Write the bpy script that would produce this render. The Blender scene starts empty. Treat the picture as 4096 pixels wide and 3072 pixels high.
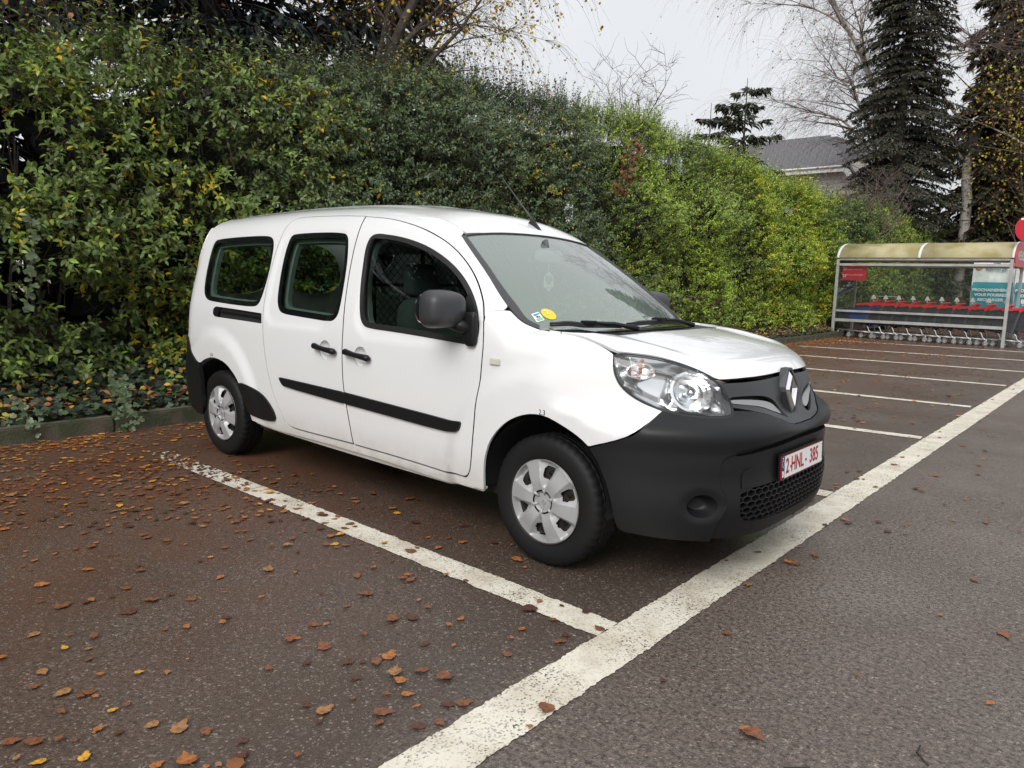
import bpy, bmesh, math, random
import numpy as np
from mathutils import Vector, Matrix
from mathutils.geometry import delaunay_2d_cdt
R_ = math.radians
rng = np.random.default_rng(7)
random.seed(7)
scene = bpy.context.scene
# ================================================================ camera
cam_d = bpy.data.cameras.new('camera'); cam = bpy.data.objects.new('camera', cam_d)
scene.collection.objects.link(cam); scene.camera = cam
CAM = Vector((2.1275, -3.5259, 1.3581)); yaw, pitch, roll = 2.2912, -0.1408, 0.0247
_f = Vector((math.cos(yaw)*math.cos(pitch), math.sin(yaw)*math.cos(pitch), math.sin(pitch)))
_r = Vector((math.sin(yaw), -math.cos(yaw), 0)); _u = _r.cross(_f)
_r2 = _r*math.cos(roll)+_u*math.sin(roll); _u2 = -_r*math.sin(roll)+_u*math.cos(roll)
_m = Matrix((_r2, _u2, -_f)).transposed().to_4x4(); _m.translation = CAM
cam.matrix_world = _m
cam_d.sensor_fit = 'HORIZONTAL'; cam_d.sensor_width = 36.0; cam_d.lens = 36.0*0.7269
cam_d.clip_start = 0.05; cam_d.clip_end = 600
# ================================================================ world: overcast sky
SUN_EL, SUN_AZ = R_(40), R_(-72)          # veiled sun, behind and to the right of the camera
world = bpy.data.worlds.new('World'); scene.world = world; world.use_nodes = True
wn = world.node_tree.nodes; wl = world.node_tree.links; wn.clear()
sky = wn.new('ShaderNodeTexSky'); sky.sky_type = 'NISHITA'; sky.sun_disc = False
sky.sun_elevation = SUN_EL; sky.sun_rotation = R_(90)-SUN_AZ; sky.dust_density = 4.0; sky.air_density = 1.0
bw = wn.new('ShaderNodeRGBToBW'); wl.new(sky.outputs[0], bw.inputs[0])
skymix = wn.new('ShaderNodeMix'); skymix.data_type = 'RGBA'; skymix.inputs[0].default_value = .94
wl.new(sky.outputs[0], skymix.inputs[6])
# cloud deck: grey-white, brighter overhead (standard overcast distribution), faint mottling
tc = wn.new('ShaderNodeTexCoord'); sx = wn.new('ShaderNodeSeparateXYZ'); wl.new(tc.outputs['Generated'], sx.inputs[0])
mr = wn.new('ShaderNodeMapRange'); mr.inputs[1].default_value = 0; mr.inputs[2].default_value = 1
mr.inputs[3].default_value = 5.0; mr.inputs[4].default_value = 8.8
mz = wn.new('ShaderNodeMath'); mz.operation = 'POWER'; mz.use_clamp = True; mz.inputs[1].default_value = 2.0
mc = wn.new('ShaderNodeMath'); mc.operation = 'MAXIMUM'; mc.inputs[1].default_value = 0.0; wl.new(sx.outputs[2], mc.inputs[0]); wl.new(mc.outputs[0], mz.inputs[0]); wl.new(mz.outputs[0], mr.inputs[0])
nz = wn.new('ShaderNodeTexNoise'); nz.inputs['Scale'].default_value = 2.2; nz.inputs['Detail'].default_value = 4
wl.new(tc.outputs['Generated'], nz.inputs['Vector'])
mr2 = wn.new('ShaderNodeMapRange'); mr2.inputs[1].default_value = .3; mr2.inputs[2].default_value = .7
mr2.inputs[3].default_value = .96; mr2.inputs[4].default_value = 1.05; wl.new(nz.outputs[0], mr2.inputs[0])
mm = wn.new('ShaderNodeMath'); mm.operation = 'MULTIPLY'; wl.new(mr.outputs[0], mm.inputs[0]); wl.new(mr2.outputs[0], mm.inputs[1])
cc = wn.new('ShaderNodeVectorMath'); cc.operation = 'SCALE'; cc.inputs[0].default_value = (.985, 1.0, 1.025)
wl.new(mm.outputs[0], cc.inputs['Scale']); wl.new(cc.outputs[0], skymix.inputs[7])
bg = wn.new('ShaderNodeBackground'); bg.inputs[1].default_value = .10; wl.new(skymix.outputs[2], bg.inputs[0])
wo = wn.new('ShaderNodeOutputWorld'); wl.new(bg.outputs[0], wo.inputs[0])
# ================================================================ sun
sun_d = bpy.data.lights.new('sun', 'SUN'); sun_d.energy = 1.5; sun_d.angle = R_(32); sun_d.color = (1, .98, .95)
sun = bpy.data.objects.new('sun', sun_d); scene.collection.objects.link(sun)
_sd = Vector((math.cos(SUN_EL)*math.cos(SUN_AZ), math.cos(SUN_EL)*math.sin(SUN_AZ), math.sin(SUN_EL)))
sun.rotation_euler = _sd.to_track_quat('Z', 'Y').to_euler()
vs = scene.view_settings; vs.view_transform = 'Standard'; vs.look = 'None'; vs.exposure = 0.70; vs.gamma = 1.0
vs.use_curve_mapping = False
scene.cycles.use_adaptive_sampling = True; scene.cycles.adaptive_threshold = .02
scene.cycles.max_bounces = 6; scene.cycles.transparent_max_bounces = 24
scene.cycles.diffuse_bounces = 2; scene.cycles.glossy_bounces = 3

# ================================================================ helpers
COL = scene.collection
MATS = {}
def nd(t, typ, **kw):
    n = t.nodes.new(typ)
    for k, v in kw.items(): setattr(n, k, v)
    return n
def mat(name, col, rough=.5, metal=0., spec=.5, coat=0., coat_r=.05, emit=None, var=None, bump=None, trans=0., sub=None):
    """principled material; var=(colour2, scale, detail, lo, hi) mottles the colour, bump=(scale, strength, distance)"""
    if name in MATS: return MATS[name]
    m = bpy.data.materials.new(name); m.use_nodes = True; t = m.node_tree
    b = t.nodes['Principled BSDF']
    b.inputs['Base Color'].default_value = (*col, 1); b.inputs['Roughness'].default_value = rough
    b.inputs['Metallic'].default_value = metal; b.inputs['Specular IOR Level'].default_value = spec
    b.inputs['Coat Weight'].default_value = coat; b.inputs['Coat Roughness'].default_value = coat_r
    b.inputs['Transmission Weight'].default_value = trans
    tcn = None
    if var or bump: tcn = nd(t, 'ShaderNodeTexCoord')
    if var:
        c2, sc, det, lo, hi = var
        n = nd(t, 'ShaderNodeTexNoise'); n.inputs['Scale'].default_value = sc; n.inputs['Detail'].default_value = det
        t.links.new(tcn.outputs['Object'], n.inputs['Vector'])
        mrn = nd(t, 'ShaderNodeMapRange'); mrn.inputs[1].default_value = lo; mrn.inputs[2].default_value = hi
        t.links.new(n.outputs[0], mrn.inputs[0])
        mx = nd(t, 'ShaderNodeMix', data_type='RGBA'); mx.inputs[6].default_value = (*col, 1); mx.inputs[7].default_value = (*c2, 1)
        t.links.new(mrn.outputs[0], mx.inputs[0]); t.links.new(mx.outputs[2], b.inputs['Base Color'])
    if bump:
        sc, st, di = bump
        n = nd(t, 'ShaderNodeTexNoise'); n.inputs['Scale'].default_value = sc; n.inputs['Detail'].default_value = 3
        t.links.new(tcn.outputs['Object'], n.inputs['Vector'])
        bp = nd(t, 'ShaderNodeBump'); bp.inputs['Strength'].default_value = st; bp.inputs['Distance'].default_value = di
        t.links.new(n.outputs[0], bp.inputs['Height']); t.links.new(bp.outputs[0], b.inputs['Normal'])
    MATS[name] = m; return m
def glass(name, tint, ior=1.5, veil=None, rough=0.0, boost=1.0):
    """thin pane: clear tinted transmission under a Fresnel reflection, with an optional pale diffuse film"""
    if name in MATS: return MATS[name]
    m = bpy.data.materials.new(name); m.use_nodes = True; t = m.node_tree; t.nodes.clear()
    tr = nd(t, 'ShaderNodeBsdfTransparent'); tr.inputs[0].default_value = (*tint, 1)
    base = tr
    if veil:
        df = nd(t, 'ShaderNodeBsdfDiffuse'); df.inputs[0].default_value = (*veil[0], 1)
        mx0 = nd(t, 'ShaderNodeMixShader'); mx0.inputs[0].default_value = veil[1]
        t.links.new(tr.outputs[0], mx0.inputs[1]); t.links.new(df.outputs[0], mx0.inputs[2]); base = mx0
    gl = nd(t, 'ShaderNodeBsdfGlossy'); gl.inputs['Roughness'].default_value = rough
    fr = nd(t, 'ShaderNodeFresnel'); fr.inputs[0].default_value = ior
    ml = nd(t, 'ShaderNodeMath', operation='MULTIPLY', use_clamp=True); ml.inputs[1].default_value = boost
    t.links.new(fr.outputs[0], ml.inputs[0])
    mx = nd(t, 'ShaderNodeMixShader'); t.links.new(ml.outputs[0], mx.inputs[0])
    t.links.new(base.outputs[0], mx.inputs[1]); t.links.new(gl.outputs[0], mx.inputs[2])
    o = nd(t, 'ShaderNodeOutputMaterial'); t.links.new(mx.outputs[0], o.inputs[0])
    MATS[name] = m; return m

def tag(o, label=None, cat=None, group=None, kind=None):
    if label: o['label'] = label
    if cat: o['category'] = cat
    if group: o['group'] = group
    if kind: o['kind'] = kind
    return o
def empty(name, loc=(0,0,0), rz=0.):
    o = bpy.data.objects.new(name, None); COL.objects.link(o); o.location = loc; o.rotation_euler = (0,0,rz)
    o.empty_display_size = .1; return o
def link(name, me, m=None, parent=None):
    if m is not None and not me.materials: me.materials.append(m)
    o = bpy.data.objects.new(name, me); COL.objects.link(o)
    if parent is not None: o.parent = parent
    return o
def mesh(name, V, Fc, m=None, parent=None, smooth=False, normals=None):
    me = bpy.data.meshes.new(name); me.from_pydata([tuple(map(float, v)) for v in V], [], [tuple(map(int, q)) for q in Fc]); me.update()
    if smooth: me.polygons.foreach_set('use_smooth', np.ones(len(me.polygons), bool))
    if normals is not None: me.normals_split_custom_set_from_vertices([tuple(map(float, n)) for n in normals])
    return link(name, me, m, parent)
class MB:
    """collects simple shapes into one mesh"""
    def __init__(s): s.V = []; s.F = []; s.S = []
    def add(s, V, Fc, sm=False):
        k = len(s.V); s.V += [tuple(v) for v in V]; s.F += [tuple(i+k for i in q) for q in Fc]; s.S += [sm]*len(Fc); return s
    def box(s, a, b, bev=0.):
        (x0,y0,z0), (x1,y1,z1) = a, b
        if bev <= 0:
            V = [(x0,y0,z0),(x1,y0,z0),(x1,y1,z0),(x0,y1,z0),(x0,y0,z1),(x1,y0,z1),(x1,y1,z1),(x0,y1,z1)]
            return s.add(V, [(3,2,1,0),(4,5,6,7),(0,1,5,4),(1,2,6,5),(2,3,7,6),(3,0,4,7)])
        bm = bmesh.new(); bmesh.ops.create_cube(bm, size=1)
        for v in bm.verts: v.co = Vector(((x0+x1)/2+v.co.x*(x1-x0), (y0+y1)/2+v.co.y*(y1-y0), (z0+z1)/2+v.co.z*(z1-z0)))
        bmesh.ops.bevel(bm, geom=bm.edges[:], offset=bev, segments=2, affect='EDGES')
        bm.verts.index_update(); s.add([v.co[:] for v in bm.verts], [[v.index for v in q.verts] for q in bm.faces]); bm.free(); return s
    def tube(s, pts, r, n=8, cap=True):
        pts = [Vector(p_) for p_ in pts]; rs = r if isinstance(r, (list, tuple)) else [r]*len(pts); V = []; Fc = []
        up = None
        for i, p_ in enumerate(pts):
            t = (pts[min(i+1, len(pts)-1)]-pts[max(i-1, 0)]).normalized()
            if up is None: up = t.orthogonal().normalized()
            up = (up-t*up.dot(t)); up = up.normalized() if up.length > 1e-6 else t.orthogonal().normalized()
            w = t.cross(up)
            for k in range(n):
                a = 2*math.pi*k/n; V.append(p_+(up*math.cos(a)+w*math.sin(a))*rs[i])
        for i in range(len(pts)-1):
            for k in range(n): Fc.append((i*n+k, i*n+(k+1) % n, (i+1)*n+(k+1) % n, (i+1)*n+k))
        if cap: Fc += [tuple(range(n-1, -1, -1)), tuple((len(pts)-1)*n+k for k in range(n))]
        return s.add(V, Fc, True)
    def bar(s, a, b, w, h, up=(0,0,1)):
        a, b = Vector(a), Vector(b); t = (b-a).normalized(); u = Vector(up); sd = t.cross(u).normalized(); u = sd.cross(t)
        V = [p_+sd*(i*w/2)+u*(j*h/2) for p_ in (a, b) for i, j in ((-1,-1),(1,-1),(1,1),(-1,1))]
        return s.add(V, [(0,1,2,3),(7,6,5,4),(0,4,5,1),(1,5,6,2),(2,6,7,3),(3,7,4,0)])
    def lathe(s, prof, n=48, axis='y', c=(0,0,0), closed=False):
        V = []; Fc = []; m_ = len(prof)
        for k in range(n):
            a = 2*math.pi*k/n; ca, sa = math.cos(a), math.sin(a)
            for r, h in prof:
                V.append((c[0]+r*ca, c[1]+h, c[2]+r*sa) if axis == 'y' else (c[0]+r*ca, c[1]+r*sa, c[2]+h))
        for k in range(n):
            for j in range(m_-1 if not closed else m_):
                a, b = k*m_+j, k*m_+(j+1) % m_; c2, d = ((k+1) % n)*m_+(j+1) % m_, ((k+1) % n)*m_+j
                Fc.append((a, b, c2, d) if axis == 'y' else (d, c2, b, a))
        return s.add(V, Fc, True)
    def prism(s, poly, axis, a, b):
        """polygon in the plane across an axis, extruded from a to b"""
        f3 = {'x': lambda u, v, h: (h, u, v), 'y': lambda u, v, h: (u, h, v), 'z': lambda u, v, h: (u, v, h)}[axis]
        n = len(poly); V = [f3(u, v, a) for u, v in poly]+[f3(u, v, b) for u, v in poly]
        return s.add(V, [tuple(range(n)), tuple(range(2*n-1, n-1, -1))]+[(i, i+n, (i+1) % n+n, (i+1) % n) for i in range(n)])
    def build(s, name, m, parent=None, fixn=True, smooth_angle=None):
        me = bpy.data.meshes.new(name); me.from_pydata(s.V, [], s.F); me.update()
        me.polygons.foreach_set('use_smooth', np.array(s.S, bool))
        if fixn:
            bm = bmesh.new(); bm.from_mesh(me); bmesh.ops.recalc_face_normals(bm, faces=bm.faces); bm.to_mesh(me); bm.free()
        if smooth_angle is not None:
            me.polygons.foreach_set('use_smooth', np.ones(len(me.polygons), bool)); me.set_sharp_from_angle(angle=smooth_angle)
        return link(name, me, m, parent)
def copy_tree(o, parent=None):
    c = o.copy(); COL.objects.link(c); c.parent = parent
    for ch in list(o.children): copy_tree(ch, c)
    return c
def text_mesh(body, size, m, name, parent=None, align='CENTER', extrude=.0, xs=1.0, bold=0.0, spacing=1.0):
    cu = bpy.data.curves.new('txt', 'FONT'); cu.body = body; cu.size = size; cu.align_x = align; cu.align_y = 'CENTER'
    cu.extrude = extrude; cu.offset = bold; cu.space_character = spacing; cu.resolution_u = 3
    ob = bpy.data.objects.new('txt', cu); COL.objects.link(ob)
    dg = bpy.context.evaluated_depsgraph_get(); dg.update()
    me = bpy.data.meshes.new_from_object(ob.evaluated_get(dg)); bpy.data.objects.remove(ob); bpy.data.curves.remove(cu)
    me.name = name
    if xs != 1.0: me.transform(Matrix.Diagonal((xs, 1, 1, 1)))
    me.materials.clear(); return link(name, me, m, parent)
def frame_to(o, origin, right, up):
    """place a flat object drawn in its local xy plane so that x runs along right and y along up"""
    r = Vector(right).normalized(); u = Vector(up); n = r.cross(u).normalized(); u = n.cross(r)
    mt = Matrix((r, u, n)).transposed().to_4x4(); mt.translation = Vector(origin); o.matrix_local = mt; return o
# ---------------------------------------------------------------- van body: one implicit surface
def pchip(xs,ys):
    xs=np.array(xs,float); ys=np.array(ys,float); h=np.diff(xs); d=np.diff(ys)/h
    m=np.zeros_like(ys); m[0],m[-1]=d[0],d[-1]
    for i in range(1,len(xs)-1):
        if d[i-1]*d[i]>0:
            w1,w2=2*h[i]+h[i-1],h[i]+2*h[i-1]; m[i]=(w1+w2)/(w1/d[i-1]+w2/d[i])
    def ev(x):
        x=np.asarray(x,float); i=np.clip(np.searchsorted(xs,x)-1,0,len(h)-1)
        t=(x-xs[i])/h[i]; lo=x<xs[0]; hi=x>xs[-1]
        t2,t3=t*t,t*t*t
        v=(2*t3-3*t2+1)*ys[i]+(t3-2*t2+t)*h[i]*m[i]+(-2*t3+3*t2)*ys[i+1]+(t3-t2)*h[i]*m[i+1]
        v=np.where(lo,ys[0]+(x-xs[0])*m[0],v); return np.where(hi,ys[-1]+(x-xs[-1])*m[-1],v)
    return ev
def sst(a,b,x):
    t=np.clip((x-a)/(b-a),0,1); return t*t*(3-2*t)
def smax(a,b,k):
    h=np.maximum(k-np.abs(a-b),0)/k; return np.maximum(a,b)+h*h*h*k/6
def smin(a,b,k): return -smax(-a,-b,k)
HW=pchip([.15,.25,.32,.45,.60,.78,.95,1.05,1.13,1.25,1.40,1.55,1.68,1.76,1.85],
         [.80,.845,.868,.886,.897,.901,.897,.888,.874,.845,.803,.755,.703,.655,.58])
ROOF=pchip([-4.0,-3.6,-3.0,-2.4,-1.9,-1.5,-1.2,-.95,-.7],[1.79,1.803,1.822,1.832,1.826,1.805,1.77,1.722,1.66])
WS=pchip([-1.3,-1.0,-.78,-.5,-.18,.05,.3],[1.90,1.735,1.600,1.425,1.196,1.020,.82])
HOOD=pchip([-.4,-.1,.1,.3,.5,.65,.75,.81,.9],[1.165,1.142,1.125,1.100,1.064,1.026,.994,.968,.90])
NOSE=pchip([.15,.22,.30,.40,.55,.63,.70,.745,.78,.82,.88,.954,1.05],[.76,.835,.873,.890,.874,.880,.898,.882,.842,.808,.786,.766,.73])
REAR=pchip([.2,.6,.9,1.2,1.5,1.75,1.9],[-3.70,-3.72,-3.705,-3.695,-3.685,-3.665,-3.64])
def rr(x,z,x0,x1,z0,z1,r):           # rounded rectangle distance in the side plane
    cx,cz=(x0+x1)/2,(z0+z1)/2; dx=np.abs(x-cx)-(x1-x0)/2+r; dz=np.abs(z-cz)-(z1-z0)/2+r
    return np.hypot(np.maximum(dx,0),np.maximum(dz,0))+np.minimum(np.maximum(dx,dz),0)-r
def halfwidth(x,z):
    w=HW(z)
    w=w-.045*sst(-1.7,-.5,x)*sst(1.15,1.5,z)-.028*sst(-2.4,-3.8,x)**1.5
    w=w-.016*sst(-.30,.25,x)
    for cx,ro,am in ((0.,.64,.022),(-3.081,.62,.024)):
        r=np.hypot(x-cx,z-.33); w=w+am*sst(ro+.03,ro-.09,r)*sst(.15,.3,z)
    d=np.minimum(rr(x,z,-2.41,-1.67,1.015,1.64,.12),rr(x,z,-1.43,-.42,1.00,1.62,.14))
    w=w-.009*sst(.012,-.045,d)
    return w
def front(y,z):
    a=np.abs(y); u=sst(.55,.72,z); return NOSE(z)-(1-u)*.80*a**4.0-u*(.75+.25*sst(.72,.82,z))*a**3.5-.040*np.exp(-(y/.15)**2)*sst(.69,.74,z)*sst(.86,.78,z)
def top(x,y):
    a=np.abs(y); rf=ROOF(x)-.07*(a/.6)**2.6-.0*a
    ws=WS(x+.22*y*y); cab=smin(rf,ws,.07)
    hd=HOOD(x+.10*y*y)-.045*(a/.72)**2.8+.012*sst(.50,.58,a)*sst(.75,.2,x)
    return cab,hd
def F(P):
    x,y,z=P[...,0],P[...,1],P[...,2]; a=np.abs(y)
    fs=(a-halfwidth(x,z))*.96
    cab,hd=top(x,y)
    ft=np.minimum((z-cab)*.8,(z-hd)*.95)
    fc=smax(fs,ft,np.where(z>1.15,.16,.12))
    ff=(x-front(y,z))*.8
    f=smax(fc,ff,.10)
    fr=(REAR(z)+.10*a**2-x)
    f=smax(f,fr,.22-.10*sst(1.3,1.7,z))
    return f
def grad(P,e=1.5e-3):
    g=np.zeros_like(P)
    for i in range(3):
        d=np.zeros(3); d[i]=e; g[...,i]=(F(P+d)-F(P-d))/(2*e)
    n=np.linalg.norm(g,axis=-1,keepdims=True); return g/np.maximum(n,1e-9)
def march(O,Dr,tmax=3.0,n=220):
    """first hit of rays O + t*Dr with the body"""
    O=np.asarray(O,float); Dr=np.array(np.broadcast_to(np.asarray(Dr,float),O.shape)); N=len(O)
    ts=np.linspace(0,tmax,n); t0=np.zeros(N); t1=np.full(N,np.nan); act=np.arange(N)
    for k in range(1,n):
        if len(act)==0: break
        hit=F(O[act]+Dr[act]*ts[k])<=0
        h=act[hit]; t0[h]=ts[k-1]; t1[h]=ts[k]; act=act[~hit]
    done=~np.isnan(t1); a=t0; b=np.where(done,t1,0)
    fa=np.full(N,.05); fb=np.full(N,-.05)
    for _ in range(18):
        m=(a+b)/2; v=F(O+Dr*m[:,None]); pos=v>0; a=np.where(pos,m,a); b=np.where(pos,b,m)
    Q=O+Dr*((a+b)/2)[:,None]; Q[~done]=np.nan; return Q
# ================================================================ body panels cut from the implicit surface
DOM = {}
def par_dom(d, e1, e2, back=1.5):
    d = np.array(d, float); d /= np.linalg.norm(d); e1 = np.array(e1, float); e1 /= np.linalg.norm(e1); e2 = np.array(e2, float); e2 /= np.linalg.norm(e2)
    base = np.array([-1.4, 0, 1.0])
    def to2(P): Q = np.asarray(P, float)-base; return np.stack([Q@e1, Q@e2], 1)
    def rays(U): return base+U[:, :1]*e1+U[:, 1:]*e2-d*back, np.broadcast_to(d, (len(U), 3))
    return to2, rays
DOM['side'] = par_dom((0, .80, -.60), (1, 0, 0), (0, .60, .80))
DOM['top'] = par_dom((0, 0, -1), (1, 0, 0), (0, 1, 0))
DOM['ws'] = par_dom((-.66, 0, -.75), (0, 1, 0), (-.75, 0, .66), 2.6)
DOM['rear'] = par_dom((1, 0, 0), (0, -1, 0), (0, 0, 1), 3.0)
def _fr_to2(P): P = np.asarray(P, float); return np.stack([np.arctan2(P[:, 1], P[:, 0]+.1)*.95, P[:, 2]], 1)
def _fr_rays(U):
    a = U[:, 0]/.95; c, s = np.cos(a), np.sin(a)
    return np.stack([-.1+1.5*c, 1.5*s, U[:, 1]], 1), np.stack([-c, -s, 0*c], 1)
DOM['front'] = (_fr_to2, _fr_rays)
def chaikin(P, it=2, closed=True):
    P = np.asarray(P, float)
    for _ in range(it):
        Q = np.roll(P, -1, 0) if closed else P[1:]
        A = P if closed else P[:-1]
        N = np.empty((2*len(A), P.shape[1])); N[0::2] = .75*A+.25*Q; N[1::2] = .25*A+.75*Q
        if not closed: N = np.vstack([P[:1], N, P[-1:]])
        P = N
    return P
def resample(P, h, closed=True):
    Q = np.vstack([P, P[:1]]) if closed else np.asarray(P)
    seg = np.linalg.norm(np.diff(Q, axis=0), axis=1); s = np.r_[0, np.cumsum(seg)]
    n = max(int(round(s[-1]/h)), 4); t = np.linspace(0, s[-1], n+1)
    R2 = np.stack([np.interp(t, s, Q[:, i]) for i in range(Q.shape[1])], 1)
    return R2[:-1] if closed else R2
def inside(pts, poly):
    x, y = pts[:, 0], pts[:, 1]; r = np.zeros(len(pts), bool); a = poly; b = np.roll(poly, -1, 0)
    for (x0, y0), (x1, y1) in zip(a, b):
        if y0 == y1: continue
        c = ((y0 > y) != (y1 > y)); r ^= c & (x < (x1-x0)*(y-y0)/(y1-y0)+x0)
    return r
def area2(P): return .5*np.sum(P[:, 0]*np.roll(P[:, 1], -1)-np.roll(P[:, 0], -1)*P[:, 1])
def offset2(P, d):
    """grow (d>0) or shrink a closed 2-D loop"""
    P = np.asarray(P); s = 1 if area2(P) > 0 else -1
    t = np.roll(P, -1, 0)-np.roll(P, 1, 0); t /= np.maximum(np.linalg.norm(t, axis=1, keepdims=True), 1e-9)
    return P+s*d*np.stack([t[:, 1], -t[:, 0]], 1)
def near_dist(pts, loops):
    Q = np.vstack(loops).astype(np.float32); d = np.empty(len(pts)); p32 = pts.astype(np.float32)
    for i in range(0, len(pts), 400): d[i:i+400] = ((p32[i:i+400, None]-Q[None])**2).sum(2).min(1)
    return np.sqrt(d)
def loop2(dom, P3, it=2, grow=0., h=.014):
    L = resample(chaikin(DOM[dom][0](np.asarray(P3, float)), it), h)
    return offset2(L, grow) if grow else L
PCACHE = {}
def surf(dom, U, off=0.):
    O, d = DOM[dom][1](U); P = march(O, d, 3.6, 100)
    bad = np.isnan(P[:, 0])
    if bad.any():
        good = np.where(~bad)[0]
        for i in np.where(bad)[0]:
            j = good[np.argmin(((U[good]-U[i])**2).sum(1))]; P[i] = P[j]
    n = grad(P)
    return P+n*(off if np.isscalar(off) else off[:, None]), n
def panel(name, m, dom, outer, holes=(), parent=None, off=0., flange=.012, h=.035, mirror=False, keep=None, offfun=None, edge_m=None):
    """outer/holes: 2-D loops in the domain.  A sheet on the body with turned-in edges.  offfun(U)->extra offset"""
    allL = [outer]+list(holes); lo, hi = outer.min(0), outer.max(0)
    gx, gy = np.meshgrid(np.arange(lo[0]+h*.5, hi[0], h), np.arange(lo[1]+h*.5, hi[1], h)); G = np.stack([gx.ravel(), gy.ravel()], 1)
    ok = inside(G, outer)
    for hl in holes: ok &= ~inside(G, hl)
    G = G[ok]; G = G[near_dist(G, allL) > h*.45]
    pts = []; edges = []
    for L in allL:
        k = len(pts); n = len(L); pts += [Vector(map(float, p_)) for p_ in L]; edges += [(k+i, k+(i+1) % n) for i in range(n)]
    pts += [Vector(map(float, p_)) for p_ in G]
    V2, E2, F2, *_ = delaunay_2d_cdt(pts, edges, [], 0, 1e-5)
    U = np.array([v[:] for v in V2]); T = np.array([q for q in F2 if len(q) == 3]); cen = U[T].mean(1)
    ok = inside(cen, outer)
    for hl in holes: ok &= ~inside(cen, hl)
    T = T[ok]; used = np.unique(T); rm = -np.ones(len(U), int); rm[used] = np.arange(len(used)); U = U[used]; T = rm[T]
    o_ = off if offfun is None else off+offfun(U)
    P, N = surf(dom, U, o_)
    if offfun is not None:           # normals from the displaced sheet
        fn = np.cross(P[T[:, 1]]-P[T[:, 0]], P[T[:, 2]]-P[T[:, 0]]); vn = np.zeros_like(P)
        for i in range(3): np.add.at(vn, T[:, i], fn)
        vn /= np.maximum(np.linalg.norm(vn, axis=1, keepdims=True), 1e-12)
        if (vn*N).sum() < 0: vn = -vn
        N2 = vn
    else: N2 = N
    fn = np.cross(P[T[:, 1]]-P[T[:, 0]], P[T[:, 2]]-P[T[:, 0]])
    if (fn*N[T[:, 0]]).sum() < 0: T = T[:, ::-1]
    V = P; NN = N2; Fc = T.tolist(); nt = len(Fc)
    if flange:
        cnt = {}
        for a, b, c in Fc:
            for e in ((a, b), (b, c), (c, a)):
                if (e[1], e[0]) in cnt: del cnt[(e[1], e[0])]
                else: cnt[e] = 1
        be = list(cnt); ids = sorted({i for e in be for i in e}); mp = {v: k for k, v in enumerate(ids)}
        k0 = len(V); top = P[ids]; bot = P[ids]-N[ids]*flange; sd = np.zeros((len(ids), 3))
        for a, b in be:
            s_ = np.cross(P[b]-P[a], N[a]); sd[mp[a]] += s_; sd[mp[b]] += s_
        sd /= np.maximum(np.linalg.norm(sd, axis=1, keepdims=True), 1e-12)
        V = np.vstack([P, top, bot]); NN = np.vstack([N2, sd, sd])
        for a, b in be: Fc.append((k0+mp[b], k0+mp[a], k0+len(ids)+mp[a], k0+len(ids)+mp[b]))
    outs = [mesh(name, V, Fc, m, parent, True, NN)]
    if mirror: outs.append(mesh(name, V*[1, -1, 1], [q[::-1] for q in Fc], m, mirror if mirror is not True else parent, True, NN*[1, -1, 1]))
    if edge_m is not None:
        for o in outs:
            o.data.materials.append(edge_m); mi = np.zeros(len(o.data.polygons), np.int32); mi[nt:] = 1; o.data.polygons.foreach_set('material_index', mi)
    return outs[0] if not mirror else tuple(outs)
def mirror_copy(o, parent=None):
    me = o.data.copy(); me.transform(Matrix.Diagonal((1, -1, 1, 1))); me.flip_normals()
    return link(o.name.split('.')[0], me, None, parent if parent is not None else o.parent)

# ---------------------------------------------------------------- outlines (metres, van axes: x ahead of the front axle, y to its left, z up)
rear_glass = [[-3.319,-.717,1.598],[-2.914,-.725,1.609],[-2.617,-.729,1.609],[-2.543,-.735,1.599],[-2.499,-.745,1.575],[-2.468,-.765,1.522],[-2.449,-.801,1.406],[-2.452,-.834,1.291],[-2.474,-.862,1.181],[-2.502,-.872,1.137],[-2.565,-.875,1.123],[-2.788,-.873,1.125],[-3.186,-.86,1.138],[-3.27,-.854,1.153],[-3.322,-.843,1.189],[-3.348,-.824,1.259],[-3.366,-.788,1.387],[-3.371,-.747,1.517],[-3.364,-.725,1.576]]
slide_glass = [[-2.272,-.719,1.612],[-2.068,-.717,1.616],[-1.835,-.717,1.614],[-1.732,-.721,1.606],[-1.683,-.728,1.589],[-1.653,-.741,1.557],[-1.61,-.786,1.453],[-1.587,-.828,1.31],[-1.579,-.867,1.163],[-1.593,-.879,1.106],[-1.642,-.884,1.074],[-1.717,-.875,1.073],[-2.037,-.873,1.086],[-2.199,-.871,1.094],[-2.251,-.867,1.117],[-2.286,-.855,1.171],[-2.301,-.837,1.244],[-2.319,-.798,1.385],[-2.325,-.763,1.498],[-2.32,-.738,1.567],[-2.311,-.724,1.601]]
door_glass = [[-1.401,-.718,1.592],[-1.275,-.713,1.585],[-1.124,-.715,1.56],[-.965,-.721,1.518],[-.807,-.735,1.454],[-.678,-.758,1.383],[-.57,-.792,1.306],[-.488,-.829,1.227],[-.443,-.857,1.162],[-.416,-.88,1.098],[-.425,-.888,1.048],[-.466,-.891,1.027],[-.51,-.886,1.028],[-.75,-.879,1.038],[-1.044,-.878,1.052],[-1.308,-.877,1.058],[-1.353,-.874,1.078],[-1.388,-.865,1.123],[-1.419,-.836,1.242],[-1.443,-.797,1.372],[-1.464,-.761,1.489],[-1.463,-.742,1.542],[-1.45,-.726,1.58]]
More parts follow.
